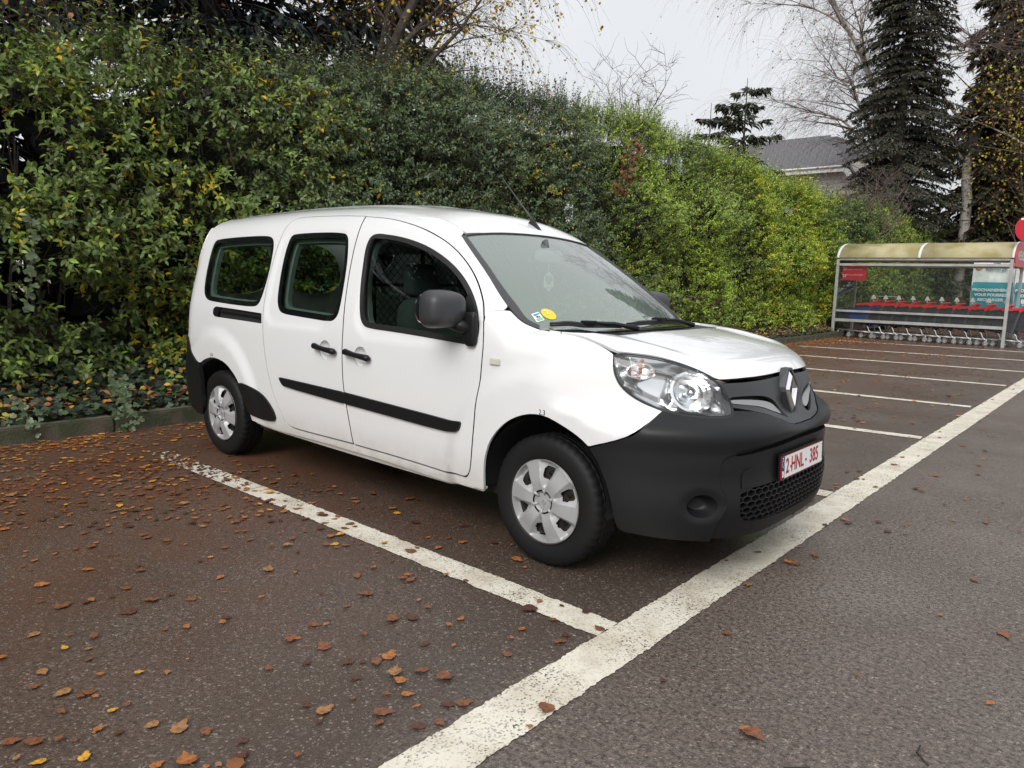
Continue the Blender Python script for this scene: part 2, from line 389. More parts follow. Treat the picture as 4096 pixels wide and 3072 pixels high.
b_line = [[-1.448,-.875,.358],[-1.466,-.89,.489],[-1.487,-.897,.598],[-1.508,-.9,.69],[-1.518,-.901,.83],[-1.521,-.898,.92],[-1.521,-.888,1.053],[-1.552,-.841,1.264],[-1.571,-.786,1.451],[-1.58,-.732,1.598],[-1.602,-.675,1.682]]
door_out = [[-1.62,-.644,1.709],[-1.62,-.644,1.709],[-1.492,-.645,1.7],[-1.324,-.646,1.678],[-1.065,-.666,1.621],[-.826,-.684,1.533],[-.653,-.717,1.422],[-.519,-.772,1.312],[-.409,-.848,1.186],[-.375,-.889,1.044],[-.381,-.899,.908],[-.396,-.912,.679],[-.428,-.905,.457],[-.445,-.895,.376],[-.477,-.891,.344],[-.522,-.888,.343],[-.956,-.873,.347],[-1.443,-.874,.353],[-1.443,-.874,.353]]+b_line
slide_out = [[-1.624,-.64,1.712],[-1.624,-.64,1.712],[-1.907,-.632,1.723],[-2.195,-.63,1.729],[-2.354,-.639,1.725],[-2.4,-.663,1.706],[-2.414,-.7,1.662],[-2.42,-.745,1.574],[-2.428,-.776,1.487],[-2.436,-.808,1.383],[-2.436,-.848,1.24],[-2.424,-.88,1.098],[-2.412,-.892,1.018],[-2.396,-.899,.897],[-2.365,-.901,.75],[-2.312,-.897,.596],[-2.261,-.891,.505],[-2.211,-.884,.431],[-2.176,-.878,.378],[-2.119,-.874,.356],[-1.983,-.874,.352],[-1.449,-.874,.355],[-1.449,-.874,.355]]+b_line
ws_edge = [[-.183,-.705,1.116],[-.21,-.735,1.129],[-.248,-.761,1.15],[-.318,-.761,1.2],[-.416,-.74,1.276],[-.54,-.696,1.373],[-.699,-.648,1.487],[-.838,-.600,1.583]]
hl_out = [[.301,-.769,1.038],[.313,-.787,.995],[.327,-.791,.949],[.353,-.784,.903],[.40,-.765,.862],[.465,-.734,.828],[.535,-.702,.804],[.609,-.659,.792],[.677,-.603,.786],[.732,-.537,.784],[.747,-.496,.793],[.74,-.475,.811],[.722,-.473,.85],[.697,-.493,.897],[.673,-.514,.933],[.636,-.546,.964],[.588,-.582,.989],[.514,-.63,1.015],[.437,-.675,1.032],[.364,-.724,1.039]]
arch_f = [[-.356,-.883,.306],[-.347,-.899,.404],[-.338,-.906,.468],[-.301,-.913,.561],[-.245,-.916,.63],[-.184,-.916,.681],[-.111,-.914,.717],[-.033,-.911,.737],[.043,-.908,.735],[.111,-.905,.714],[.179,-.902,.688],[.232,-.901,.664],[.278,-.9,.634]]
white_black = [[.279,-.90,.632],[.386,-.888,.672],[.464,-.853,.706],[.501,-.809,.747],[.523,-.705,.809]]
arch_r = [[-3.298,-.903,.667],[-3.215,-.906,.707],[-3.084,-.911,.736],[-2.941,-.915,.725],[-2.846,-.917,.696],[-2.757,-.917,.64],[-2.707,-.916,.594],[-2.665,-.911,.52],[-2.612,-.904,.433],[-2.584,-.897,.372],[-2.575,-.888,.321]]
clad_r = [[-2.707,-.916,.594],[-2.600,-.92,.590],[-2.482,-.896,.559],[-2.389,-.892,.52],[-2.318,-.887,.462],[-2.281,-.881,.403],[-2.297,-.877,.374],[-2.356,-.876,.365],[-2.584,-.897,.372],[-2.612,-.904,.433],[-2.665,-.911,.52]]
mould_r = [[-2.201,-.899,.679],[-2.185,-.9,.683],[-1.516,-.899,.667],[-1.516,-.899,.667],[-1.500,-.897,.599],[-1.500,-.897,.599],[-2.143,-.898,.627],[-2.173,-.898,.643]]
mould_f = [[-1.500,-.899,.667],[-1.500,-.899,.667],[-.513,-.918,.641],[-.491,-.92,.635],[-.506,-.919,.593],[-.541,-.916,.577],[-1.484,-.897,.599],[-1.484,-.897,.599]]
rail = [[-3.134,-.875,1.064],[-3.112,-.869,1.105],[-3.023,-.872,1.103],[-2.442,-.883,1.086],[-2.442,-.883,1.086],[-2.428,-.892,1.018],[-2.428,-.892,1.018],[-3.045,-.882,1.028],[-3.114,-.88,1.034]]
def phi(a, z):                       # a point of the front, by bearing (radians) and height
    return [-.1+.9*math.cos(a), .9*math.sin(a), z]

# ---------------------------------------------------------------- materials
white = mat('white_car_paint', (.755, .76, .765), .30, coat=1., coat_r=.02)
def dirty(base, name):
    m = base.copy(); m.name = name; t = m.node_tree; b = t.nodes['Principled BSDF']
    g = nd(t, 'ShaderNodeTexCoord'); sp = nd(t, 'ShaderNodeSeparateXYZ'); t.links.new(g.outputs['Object'], sp.inputs[0])
    n = nd(t, 'ShaderNodeTexNoise'); n.inputs['Scale'].default_value = 9; n.inputs['Detail'].default_value = 6
    t.links.new(g.outputs['Object'], n.inputs['Vector'])
    mrz = nd(t, 'ShaderNodeMapRange'); mrz.inputs[1].default_value = .52; mrz.inputs[2].default_value = .26; mrz.inputs[3].default_value = -.05; mrz.inputs[4].default_value = 1.05
    t.links.new(sp.outputs[2], mrz.inputs[0])
    mu = nd(t, 'ShaderNodeMath', operation='MULTIPLY', use_clamp=True); t.links.new(mrz.outputs[0], mu.inputs[0]); t.links.new(n.outputs[0], mu.inputs[1])
    mx = nd(t, 'ShaderNodeMix', data_type='RGBA'); mx.inputs[6].default_value = b.inputs['Base Color'].default_value; mx.inputs[7].default_value = (.42, .38, .33, 1)
    t.links.new(mu.outputs[0], mx.inputs[0]); t.links.new(mx.outputs[2], b.inputs['Base Color'])
    ra = nd(t, 'ShaderNodeMath', operation='MULTIPLY_ADD'); ra.inputs[1].default_value = .5; ra.inputs[2].default_value = .32
    t.links.new(mu.outputs[0], ra.inputs[0]); t.links.new(ra.outputs[0], b.inputs['Roughness'])
    MATS[name] = m; return m
white_side = dirty(white, 'white_car_paint_splashed')
plastic = mat('textured_black_plastic', (.0085, .0088, .0098), .44, spec=.30, bump=(900, .12, .001))
plastic_g = mat('grey_grille_plastic', (.040, .041, .044), .45, spec=.45, bump=(700, .08, .001))
silver_p = mat('satin_grey_bar', (.33, .33, .34), .38, metal=.55)
rubber_and_gap_shade = mat('black_rubber_and_gap_shade', (.012, .012, .013), .55)
frit = mat('black_glass_border', (.006, .007, .008), .06, spec=.5)
chrome = mat('chrome', (.86, .86, .88), .06, metal=1.)
dark = mat('dark_underbody', (.010, .010, .011), .8)
void = mat('wheel_housing_liner', (.013, .013, .014), .55)
tyre_m = mat('tyre_rubber', (.0075, .0075, .008), .62, spec=.3, bump=(160, .15, .002))
cover_m = mat('silver_wheel_cover', (.37, .37, .375), .40, metal=.2, spec=.5)
steel_m = mat('brown_steel_rim', (.045, .036, .032), .5, metal=.4)
lining = mat('interior_grey_lining', (.30, .32, .32), .8)
seat_m = mat('dark_seat_cloth', (.045, .048, .052), .9, bump=(350, .2, .002))
dash_m = mat('dashboard_plastic', (.075, .078, .080), .6)
side_glass = glass('green_tinted_side_glass', (.52, .64, .58), 1.48)
screen_glass = glass('windscreen_glass', (.80, .92, .85), 1.52, veil=((.58, .71, .63), .26), boost=1.8)  # pale diffuse layer paints the sky's sheen into the glass
lens_glass = glass('clear_lamp_lens', (.97, .98, .98), 1.45)

# ================================================================ the van
van = empty('delivery_van')
tag(van, 'white passenger delivery van with black bumper parked across the painted bay', 'van')
# sides
seam_x = np.linspace(-.86, -3.50, 40)
sp_, _n = surf('top', DOM['top'][0](np.stack([seam_x, np.full(40, -.553), np.full(40, 1.7)], 1)))
rear_edge = [[-3.52,-.60,1.70],[-3.53,-.66,1.62],[-3.55,-.74,1.45],[-3.555,-.80,1.25],[-3.555,-.84,1.0],[-3.54,-.87,.85],[-3.46,-.90,.78],[-3.37,-.90,.70]]
side_outer = [[-.409,-.848,1.186],[-.318,-.761,1.2]]+ws_edge[4:]+sp_.tolist()+rear_edge+arch_r+[[-1.466,-.867,.313],[-.522,-.883,.296],[-.40,-.885,.298],[-.40,-.90,.40],[-.40,-.90,.9],[-.40,-.87,1.1]]
L_side = resample(chaikin(DOM['side'][0](np.array(side_outer)), 1), .014)
L_door, L_slide = loop2('side', door_out), loop2('side', slide_out)
L_dg, L_sg, L_rg = loop2('side', door_glass), loop2('side', slide_glass), loop2('side', rear_glass)
L_rail = loop2('side', rail, 1)
bs, bsl = panel('body_side', white_side, 'side', L_side, [offset2(L_door, .004), offset2(L_slide, .004), L_rg, L_rail], van, mirror=True)
# rear quarter window
def window(outer, parent_r, parent_l, band, seal=None, depth=-.004):
    if seal is None:
        inner = offset2(outer, -band)
        for nm, mt, lp, hs, of in (('window_glass', side_glass, offset2(outer, -.0015), [], depth), ('window_border', frit, offset2(outer, -.0015), [inner], depth+.0012)):
            panel(nm, mt, 'side', lp, hs, parent_r, of, 0, .05, mirror=parent_l)
    else:
        inner = offset2(outer, -seal)
        panel('window_seal', rubber_and_gap_shade, 'side', offset2(outer, .002), [inner], parent_r, .0035, .014, .05, mirror=parent_l)
        panel('window_glass', side_glass, 'side', offset2(outer, -.004), [], parent_r, -.010, 0, .05, mirror=parent_l)
window(L_rg, bs, bsl, .032)
# sliding door rail
panel('sliding_door_rail', dark, 'side', L_rail, [], bs, -.022, 0, .04, mirror=bsl)
panel('rail_cap', plastic, 'side', loop2('side', [[-3.134,-.875,1.064],[-3.112,-.869,1.103],[-3.04,-.872,1.101],[-3.04,-.872,1.101],[-3.05,-.88,1.032],[-3.114,-.88,1.036]], 1), [], bs, -.001, .02, .03, mirror=bsl)
panel('rail_track', plastic, 'side', loop2('side', [[-3.03,-.872,1.078],[-3.03,-.872,1.078],[-2.43,-.883,1.060],[-2.43,-.883,1.060],[-2.43,-.883,1.048],[-3.03,-.872,1.064]], 0), [], bs, -.006, .014, .04, mirror=bsl)
# sill and rear wheel cladding
panel('rear_wheel_cladding', plastic, 'side', loop2('side', clad_r), [], bs, .012, .016, .03, mirror=bsl)
panel('sill', white_side, 'side', loop2('side', [[-2.575,-.87,.318],[-2.575,-.87,.318],[-1.466,-.86,.306],[-.50,-.86,.292],[-.36,-.86,.288],[-.36,-.86,.288],[-.37,-.85,.262],[-.37,-.85,.262],[-1.46,-.85,.268],[-2.52,-.85,.284]], 1), [], bs, -.012, .02, .04, mirror=bsl)
# doors
doors = {}
def cup(c):
    c2 = DOM['side'][0](np.array([c]))[0]; t_ = np.linspace(0, 2*math.pi, 40, endpoint=False); return c2, np.stack([c2[0]+.057*np.cos(t_), c2[1]+.047*np.sin(t_)], 1)
GRIP = {'front_door': (-1.345,-.899,.892), 'sliding_door': (-1.694,-.899,.903)}
for nm, lp, gl in (('front_door', L_door, L_dg), ('sliding_door', L_slide, L_sg)):
    a, b = panel(nm, white_side, 'side', offset2(lp, -.004), [gl, cup(GRIP[nm])[1]], van, .001, .020, .03, mirror=True, edge_m=rubber_and_gap_shade); doors[nm] = (a, b)  # blackened panel edges paint in the shade of the door gaps
window(L_sg, *doors['sliding_door'], .034)
window(L_dg, *doors['front_door'], 0, seal=.026)
panel('side_moulding', plastic, 'side', loop2('side', mould_r, 1), [], doors['sliding_door'][0], .014, .016, .04, mirror=doors['sliding_door'][1])
panel('side_moulding', plastic, 'side', loop2('side', mould_f, 1), [], doors['front_door'][0], .014, .016, .04, mirror=doors['front_door'][1])
# recessed grips and handles
def handle(dr, c, x0, x1, sgn):
    c2, L = cup(c)
    def dish(U): r = np.hypot((U[:, 0]-c2[0])/.057, (U[:, 1]-c2[1])/.047); return -.030*np.sqrt(np.clip(1-r**2, 0, 1))
    panel('grip_recess', white_side, 'side', L, [], dr[0], -.002, 0, .008, mirror=dr[1], offfun=lambda U: dish(U))
    n = 14; pts = []; rad = []
    for i in range(n+1):
        t = i/n; x = x0+(x1-x0)*t; z = c[2]+.008-.022*t*sgn*0-(.024)*(t-.5)
        U = DOM['side'][0](np.array([[x, c[1], z]])); P, N = surf('side', U, .020+.012*math.sin(math.pi*t))
        pts.append(P[0]); rad.append(.0145+.006*abs(2*t-1)**1.2 if 0 < i < n else .010)
    mb = MB(); mb.tube(pts, rad, 10); o = mb.build('door_handle', plastic, dr[0]); mirror_copy(o, dr[1])
handle(doors['sliding_door'], (-1.694,-.899,.903), -1.795, -1.565, 1)
handle(doors['front_door'], (-1.345,-.899,.892), -1.480, -1.238, -1)
# front wings
fend = [[-.409,-.848,1.186],[-.409,-.848,1.186],[-.376,-.889,1.044],[-.381,-.899,.908],[-.396,-.912,.679],[-.428,-.905,.457],[-.447,-.895,.376],[-.485,-.891,.338],[-.485,-.885,.300],[-.485,-.885,.300],[-.36,-.883,.298],[-.36,-.883,.298]]+arch_f+white_black+[hl_out[6]]+hl_out[5::-1]+[[.301,-.769,1.038],[.188,-.734,1.073],[.067,-.700,1.096],[-.06,-.70,1.108],[-.183,-.705,1.116],[-.21,-.735,1.129],[-.248,-.761,1.15],[-.318,-.761,1.198],[-.318,-.761,1.198]]
L_f = offset2(resample(chaikin(DOM['side'][0](np.array(fend)), 1), .012), -.0025)
wing, wing_l = panel('front_wing', white_side, 'side', L_f, [], van, 0, .014, .03, mirror=True)
rp = MB(); U = DOM['side'][0](np.array([[-.29,-.897,.958]])); P, N = surf('side', U, .004)
rp.box((-.034,-.006,-.017), (.034,.006,.017), .005)
rep = rp.build('side_repeater', mat('repeater_lens', (.58,.56,.50), .15), wing); rep.location = P[0]; rep2 = link('side_repeater', rep.data, None, wing_l); rep2.location = (P[0][0], -P[0][1], P[0][2])
# roof, with two pressed ribs
roof_pts = [[-.852,-.548,1.60],[-.836,-.419,1.61],[-.825,-.136,1.62],[-.822,0,1.62]]
roof_loop = roof_pts+[[x, -y, z] for x, y, z in roof_pts[::-1][1:]]+[[x, .548, 1.7] for x in seam_x[1:]]+[[-3.60,.30,1.7],[-3.62,0,1.7],[-3.60,-.30,1.7]]+[[x, -.548, 1.7] for x in seam_x[::-1][:-1]]
def ribs(U):
    y = U[:, 1]; x = U[:, 0]-1.4; o = np.zeros(len(U))
    for c in (-.36, .36, -.12, .12): o += .008*sst(.05, .03, np.abs(y-c))*sst(-1.20-.3*abs(c), -1.45-.3*abs(c), x)*sst(-3.55, -3.4, x)
    return o
panel('roof', white, 'top', resample(DOM['top'][0](np.array(roof_loop)), .02), [], van, 0, .012, .03, offfun=ribs)
# bonnet
_hf = surf('front', np.array([[-.50,.934],[-.43,.936],[-.34,.938],[-.25,.940],[-.16,.942],[-.08,.944],[0,.945]]))[0].tolist()
hb = [[-.15,-.715,1.1],[0.0,-.699,1.1],[.067,-.697,1.1],[.188,-.731,1.07],[.295,-.765,1.04]]+[hl_out[i] for i in range(19, 13, -1)]+_hf
hr = [[.215,0,1.1],[.21,-.15,1.1],[.19,-.35,1.1],[.16,-.50,1.1],[.09,-.63,1.1],[-.02,-.695,1.1]]
half = np.array(hb); mir = half[::-1][1:]*[1,-1,1]; rr_ = np.array(hr); rl = rr_[::-1][:-1]*[1,-1,1]
hood_loop = np.vstack([half, mir, rl, rr_])
L_h = offset2(resample(chaikin(DOM['top'][0](hood_loop), 1), .014), -.003)
def crease(U):
    x, y = U[:, 0]-1.4, np.abs(U[:, 1]); return .007*sst(.0, .05, y-(.60-.22*np.clip(x, 0, 1)))*sst(.62, .45, x)-.0*y
panel('bonnet', white, 'top', L_h, [], van, .001, .014, .025, offfun=crease)
# scuttle below the windscreen
sc = [[-.16,-.70,1.11],[.0,-.685,1.1],[.11,-.61,1.1],[.18,-.48,1.1],[.215,-.30,1.1],[.23,0,1.1]]
sb = [[.02,0,1.12],[.01,-.25,1.12],[-.04,-.45,1.12],[-.12,-.60,1.12],[-.20,-.70,1.12]]
sc_l = np.vstack([np.array(sc), np.array(sc)[::-1][1:]*[1,-1,1], np.array(sb)[::-1]*[1,-1,1], np.array(sb)[1:]])
panel('scuttle', plastic, 'top', resample(DOM['top'][0](sc_l), .02), [], van, -.010, .03, .03)
# windscreen
we = np.array(ws_edge); wt = np.array([[-.838,-.600,1.583],[-.836,-.50,1.60],[-.832,-.38,1.612],[-.824,-.2,1.62],[-.820,0,1.622]])
wb = np.array([[.10,0,1.05],[.08,-.25,1.06],[.03,-.45,1.08],[-.06,-.60,1.10],[-.15,-.68,1.11]])
ws_l = np.vstack([we, wt[1:], (wt[::-1][1:]*[1,-1,1]), (we[::-1][1:]*[1,-1,1]), wb[::-1]*[1,-1,1], wb[1:]])
L_ws = resample(DOM['ws'][0](ws_l), .018)
wsc = panel('windscreen', screen_glass, 'ws', offset2(L_ws, -.004), [], van, -.004, 0, .04)
def band(pts, w, of, name, mt, par, dom='ws'):
    """a strip along a polyline on the body, w wide to its left"""
    P = resample(chaikin(DOM[dom][0](np.array(pts)), 2, False), .02, False); t = np.gradient(P, axis=0); t /= np.linalg.norm(t, axis=1, keepdims=True)
    wv = np.interp(np.linspace(0, 1, len(P)), np.linspace(0, 1, len(w)), w); q = P+np.stack([t[:, 1], -t[:, 0]], 1)*wv[:, None]
    return panel(name, mt, dom, np.vstack([P, q[::-1]]), [], par, of, .01, .04)
tr = band(ws_edge[0:], [.03, .05, .034, .030, .028], .004, 'pillar_trim', plastic_g, wsc)
mirror_copy(tr, wsc)
band(np.vstack([wt, wt[::-1][1:]*[1,-1,1]]), [.010, .010], .002, 'top_seal', rubber_and_gap_shade, wsc)
# rear end
rl_ = [[-3.5,-.63,1.69],[-3.5,-.74,1.45],[-3.5,-.81,1.2],[-3.5,-.845,.9],[-3.5,-.85,.45],[-3.5,-.83,.30]]
rear_l = np.vstack([np.array(rl_), np.array(rl_)[::-1]*[1,-1,1], [[-3.5,.4,1.735],[-3.5,0,1.745],[-3.5,-.4,1.735]]])
rw = [np.array([[-3.5,s*.06,1.18],[-3.5,s*.06,1.62],[-3.5,s*.57,1.60],[-3.5,s*.66,1.18]]) for s in (-1, 1)]
L_rw = [loop2('rear', q, 2) for q in rw]
tg = panel('rear_doors', white_side, 'rear', resample(DOM['rear'][0](rear_l), .03), L_rw, van, 0, .014, .06)
for q in L_rw: panel('rear_window', side_glass, 'rear', offset2(q, -.002), [], tg, -.005, 0, .1)
rbm = [[-3.345,-.90,.672],[-3.40,-.90,.728],[-3.46,-.90,.785],[-3.54,-.87,.845],[-3.57,-.84,.84],[-3.57,-.84,.84],[-3.57,-.83,.30],[-3.57,-.83,.30],[-3.40,-.86,.27],[-3.31,-.87,.30],[-3.285,-.89,.42],[-3.275,-.90,.55],[-3.295,-.903,.655]]
panel('rear_bumper', plastic, 'side', loop2('side', rbm, 1), [], van, .010, .03, .03, mirror=True)
# ---------------------------------------------------------------- front end
F2 = lambda L: DOM['front'][0](np.array(L, float))
mirz = lambda L: np.asarray(L)[::-1]*[-1, 1]
hl2 = chaikin(F2(hl_out), 1)
g_top = np.array([[-.587*.95,.928],[-.45*.95,.928],[-.23*.95,.931],[-.1,.934],[0,.936]])
g_bot = np.array([[-.516*.95,.822],[-.40*.95,.803],[-.30*.95,.780],[-.215,.757],[-.16,.735],[-.10,.722],[0,.718]])
# bumper outline (half): arch edge, up the white border, under the headlamp, along the grille, mirrored
ar = F2([[.279,-.90,.632],[.325,-.898,.577],[.368,-.89,.487],[.392,-.883,.409],[.407,-.87,.328],[.42,-.86,.288]])
bb = np.array([[-1.0*.95,.275],[-.80*.95,.258],[-.65*.95,.250],[-.5*.95,.243],[-.3*.95,.238],[0,.236]])
wbk = F2(white_black)
lower_hl = F2(hl_out[6:12])
half_b = np.vstack([bb[::-1], ar[::-1], wbk, lower_hl[1:], g_bot[1:]])
L_b = resample(np.vstack([half_b[::-1], mirz(half_b)[::-1][1:-1]]) if False else np.vstack([half_b, mirz(half_b)[1:-1]]), .012)
slot_u = np.array([[-.53*.95,.650],[-.38*.95,.668],[-.15,.680],[0,.683]]); slot_d = np.array([[-.53*.95,.628],[-.37*.95,.640],[-.12,.646],[0,.648]])
L_slot = resample(np.vstack([slot_u, mirz(slot_u)[1:], mirz(slot_d)[::-1][::-1][0:0], (slot_d*[-1,1]), slot_d[::-1][1:]]), .012)
lg = np.array([[-.512*.95,.478],[-.515*.95,.40],[-.505*.95,.345],[-.47*.95,.325],[-.33*.95,.312],[-.1,.302],[0,.300]])
lgt = np.array([[-.512*.95,.478],[-.23*.95,.484],[0,.486]])
L_lg = resample(chaikin(np.vstack([lg, mirz(lg)[1:], mirz(lgt)[1:], lgt[::-1][1:-1]]), 1), .012)
fog_c = np.array([-.685*.95, .412]); th = np.linspace(0, 2*math.pi, 48, endpoint=False)
def ring(c, a, b): return np.stack([c[0]+a*np.cos(th), c[1]+b*np.sin(th)], 1)
L_fog = ring(fog_c, .062, .052); L_fog2 = L_fog*[-1, 1]
ins = np.array([[-.54*.95,.640],[-.605*.95,.622],[-.621*.95,.589],[-.616*.95,.50],[-.591*.95,.458],[-.581*.95,.417],[-.60*.95,.376],[-.622*.95,.327],[-.636*.95,.259]])
def fog_dish(U):
    o = np.zeros(len(U)); a = U*[1, 1]; a[:, 0] = -np.abs(a[:, 0])
    r = np.hypot((a[:, 0]-fog_c[0])/.062, (a[:, 1]-fog_c[1])/.052); o += -.010*sst(1.45, 1.0, r)
    return o
ins_s = chaikin(ins, 2, False)
low = np.array([[-.640*.95,.20],[.640*.95,.20]])
L_hole = resample(np.vstack([slot_u[::-1], ins_s, low, ins_s[::-1]*[-1, 1], (slot_u*[-1, 1])[:-1]]), .010)
bb2 = np.vstack([[[-.600,.2525]], bb[3:]]); L_ins = resample(np.vstack([slot_d[::-1], ins_s[1:-1], bb2, mirz(bb2)[1:], ins_s[::-1][1:-1]*[-1, 1], (slot_d*[-1, 1])[:-1]]), .010)
bum = panel('front_bumper', plastic, 'front', offset2(L_b, -.002), [L_hole, L_fog, L_fog2], van, .001, .035, .016, offfun=fog_dish)
panel('bumper_insert', plastic, 'front', offset2(L_ins, -.005), [L_lg], bum, -.009, .03, .02)
panel('air_slot', dark, 'front', offset2(L_slot, .02), [], bum, -.038, 0, .05)
# fog lamp sockets
for s in (-1, 1):
    V = []; Fc = []; rings = 7
    for k in range(rings):
        t = k/(rings-1); sc_ = 1-.45*t; Lr = ring(fog_c, .062*sc_, .052*sc_)+[-.016*t, 0]
        P, N = surf('front', Lr, -.010-.055*math.sin(t*math.pi/2)); V.append(P)
    V = np.vstack(V); n = 48
    for k in range(rings-1):
        for i in range(n): Fc.append((k*n+i, k*n+(i+1) % n, (k+1)*n+(i+1) % n, (k+1)*n+i))
    if s > 0: V = V*[1, -1, 1]
    o = mesh('fog_lamp_socket', V, Fc, plastic, bum, True); mesh('fog_lamp_plug', np.vstack([V[-n:], V[-n:].mean(0)]), [(i, (i+1) % n, n) for i in range(n)], dark, o)
# tow cover
tow = np.array([[-.509*.95,.484],[-.509*.95,.484],[-.508*.95,.545],[-.487*.95,.564],[-.444*.95,.568],[-.444*.95,.568],[-.442*.95,.486],[-.442*.95,.486]])
panel('towing_eye_cover', plastic, 'front', resample(chaikin(tow, 1), .008), [], bum, -.003, .006, .02)
gv = MB()                              # the fine joint round the cover
# honeycomb grille
lgp = offset2(L_lg, .006)
panel('grille_backing', dark, 'front', lgp, [], bum, -.055, 0, .06)
hc = MB(); cw, ch = .047, .026
def hexes(width):
    r0 = 0
    for j in range(-1, 10):
        for i in range(-14, 15):
            cx = i*cw+(cw/2 if j % 2 else 0); cz = .30+j*ch
            yield cx, cz
segs = set()
for cx, cz in hexes(0):
    pts = [(cx+dx*cw, cz+dz*ch) for dx, dz in ((-.5,-.333),(0,-.667),(.5,-.333),(.5,.333),(0,.667),(-.5,.333))]
    for a, b in zip(pts, pts[1:]+pts[:1]):
        k = tuple(sorted((tuple(np.round(a, 4)), tuple(np.round(b, 4)))))
        segs.add(k)
sl = [s_ for s_ in segs]; mid = np.array([[(a[0]+b[0])/2, (a[1]+b[1])/2] for a, b in sl]); okm = inside(mid, L_lg)
sl = [s_ for s_, k in zip(sl, okm) if k]
Pa, Na = surf('front', np.array([s_[0] for s_ in sl]), -.014); Pb, Nb = surf('front', np.array([s_[1] for s_ in sl]), -.014)
for a, b, n in zip(Pa, Pb, Na):
    t = (b-a)/np.linalg.norm(b-a); sd = np.cross(t, n)*.0022; dp = n*.03
    hc.add([a-sd, b-sd, b+sd, a+sd, a-sd-dp, b-sd-dp, b+sd-dp, a+sd-dp], [(0,1,2,3),(1,0,4,5),(3,2,6,7)])
hc.build('honeycomb_grille', mat('grille_gloss_black', (.012,.012,.013), .32), bum, fixn=False)
# upper grille
L_g = resample(np.vstack([g_top, mirz(g_top)[1:], (g_bot*[-1, 1]), g_bot[::-1][1:]]), .012)
u_bar = np.array([[-.535*.95,.866],[-.42*.95,.868],[-.30*.95,.862],[-.21,.845],[-.155,.815],[-.125,.780],[-.12,.752],[-.165,.765],[-.225,.785],[-.31,.814],[-.41,.830],[-.515*.95,.834]])
L_gl = resample(chaikin(u_bar, 1), .01)
gr = panel('upper_grille', plastic_g, 'front', offset2(L_g, -.002), [L_gl, mirz(L_gl)], van, -.002, .02, .02)
bar = np.array([[-.525*.95,.855],[-.42*.95,.853],[-.28,.841],[-.20,.822],[-.158,.795],[-.146,.772],[-.205,.788],[-.30,.818],[-.41,.832],[-.515*.95,.840]])
for q in (L_gl, mirz(L_gl)): panel('grille_recess', dark, 'front', offset2(q, .004), [], gr, -.040, 0, .05)
for q in (resample(chaikin(bar, 1), .01), mirz(resample(chaikin(bar, 1), .01))): panel('grille_bar', silver_p, 'front', q, [], gr, -.006, .015, .03)
# emblem: black frame and a chrome rhombus
def emb(pts, off):
    return surf('front', np.array(pts), off)[0]
fr_o = [(-.088,.966),(.030,.966),(.084,.900),(.086,.872),(.040,.742),(.022,.728),(-.022,.728),(-.040,.742),(-.086,.872),(-.084,.900)]
fr_o = [(-.026,.968),(.026,.968),(.082,.884),(.082,.862),(.024,.745),(-.024,.745),(-.082,.862),(-.082,.884)]
fr_i = [(-.014,.958),(.014,.958),(.074,.880),(.074,.866),(.014,.758),(-.014,.758),(-.074,.866),(-.074,.880)]
xb = .796
def tilt(u, z, o): return (xb+o-(z-.86)*.16, u*.95, z)
mb = MB(); n = 8
V = [tilt(u, z, .016) for u, z in fr_o]+[tilt(u, z, .016) for u, z in fr_i]+[tilt(u*1.10, z, -.02) for u, z in fr_o]+[tilt(u, z, .002) for u, z in fr_i]
Fc = [(i, (i+1) % n, 8+(i+1) % n, 8+i) for i in range(n)]+[(16+i, 16+(i+1) % n, (i+1) % n, i) for i in range(n)]+[(8+i, 8+(i+1) % n, 24+(i+1) % n, 24+i) for i in range(n)]+[tuple(24+i for i in range(n))]
ef = mb.add(V, Fc).build('emblem_frame', plastic_g, gr)
mb = MB()                               # rhombus ring with bevelled faces and an open slit
O = [(0,.952),(.066,.872),(0,.765),(-.066,.872)]
for side in (-1, 1):
    mo = [(0,.952),(side*.066,.872),(0,.765)]; mi = [(side*.006,.908),(side*.030,.868),(side*.006,.814)]; rg = [(side*.002,.930),(side*.050,.871),(side*.002,.790)]
    A = [tilt(u, z, .010) for u, z in mo]; B = [tilt(u, z, .024) for u, z in rg]; Cc = [tilt(u, z, .006) for u, z in mi]
    mb.add(A+B+Cc, [(0,1,4,3),(1,2,5,4),(3,4,7,6),(4,5,8,7)])
mb.build('emblem', chrome, gr)
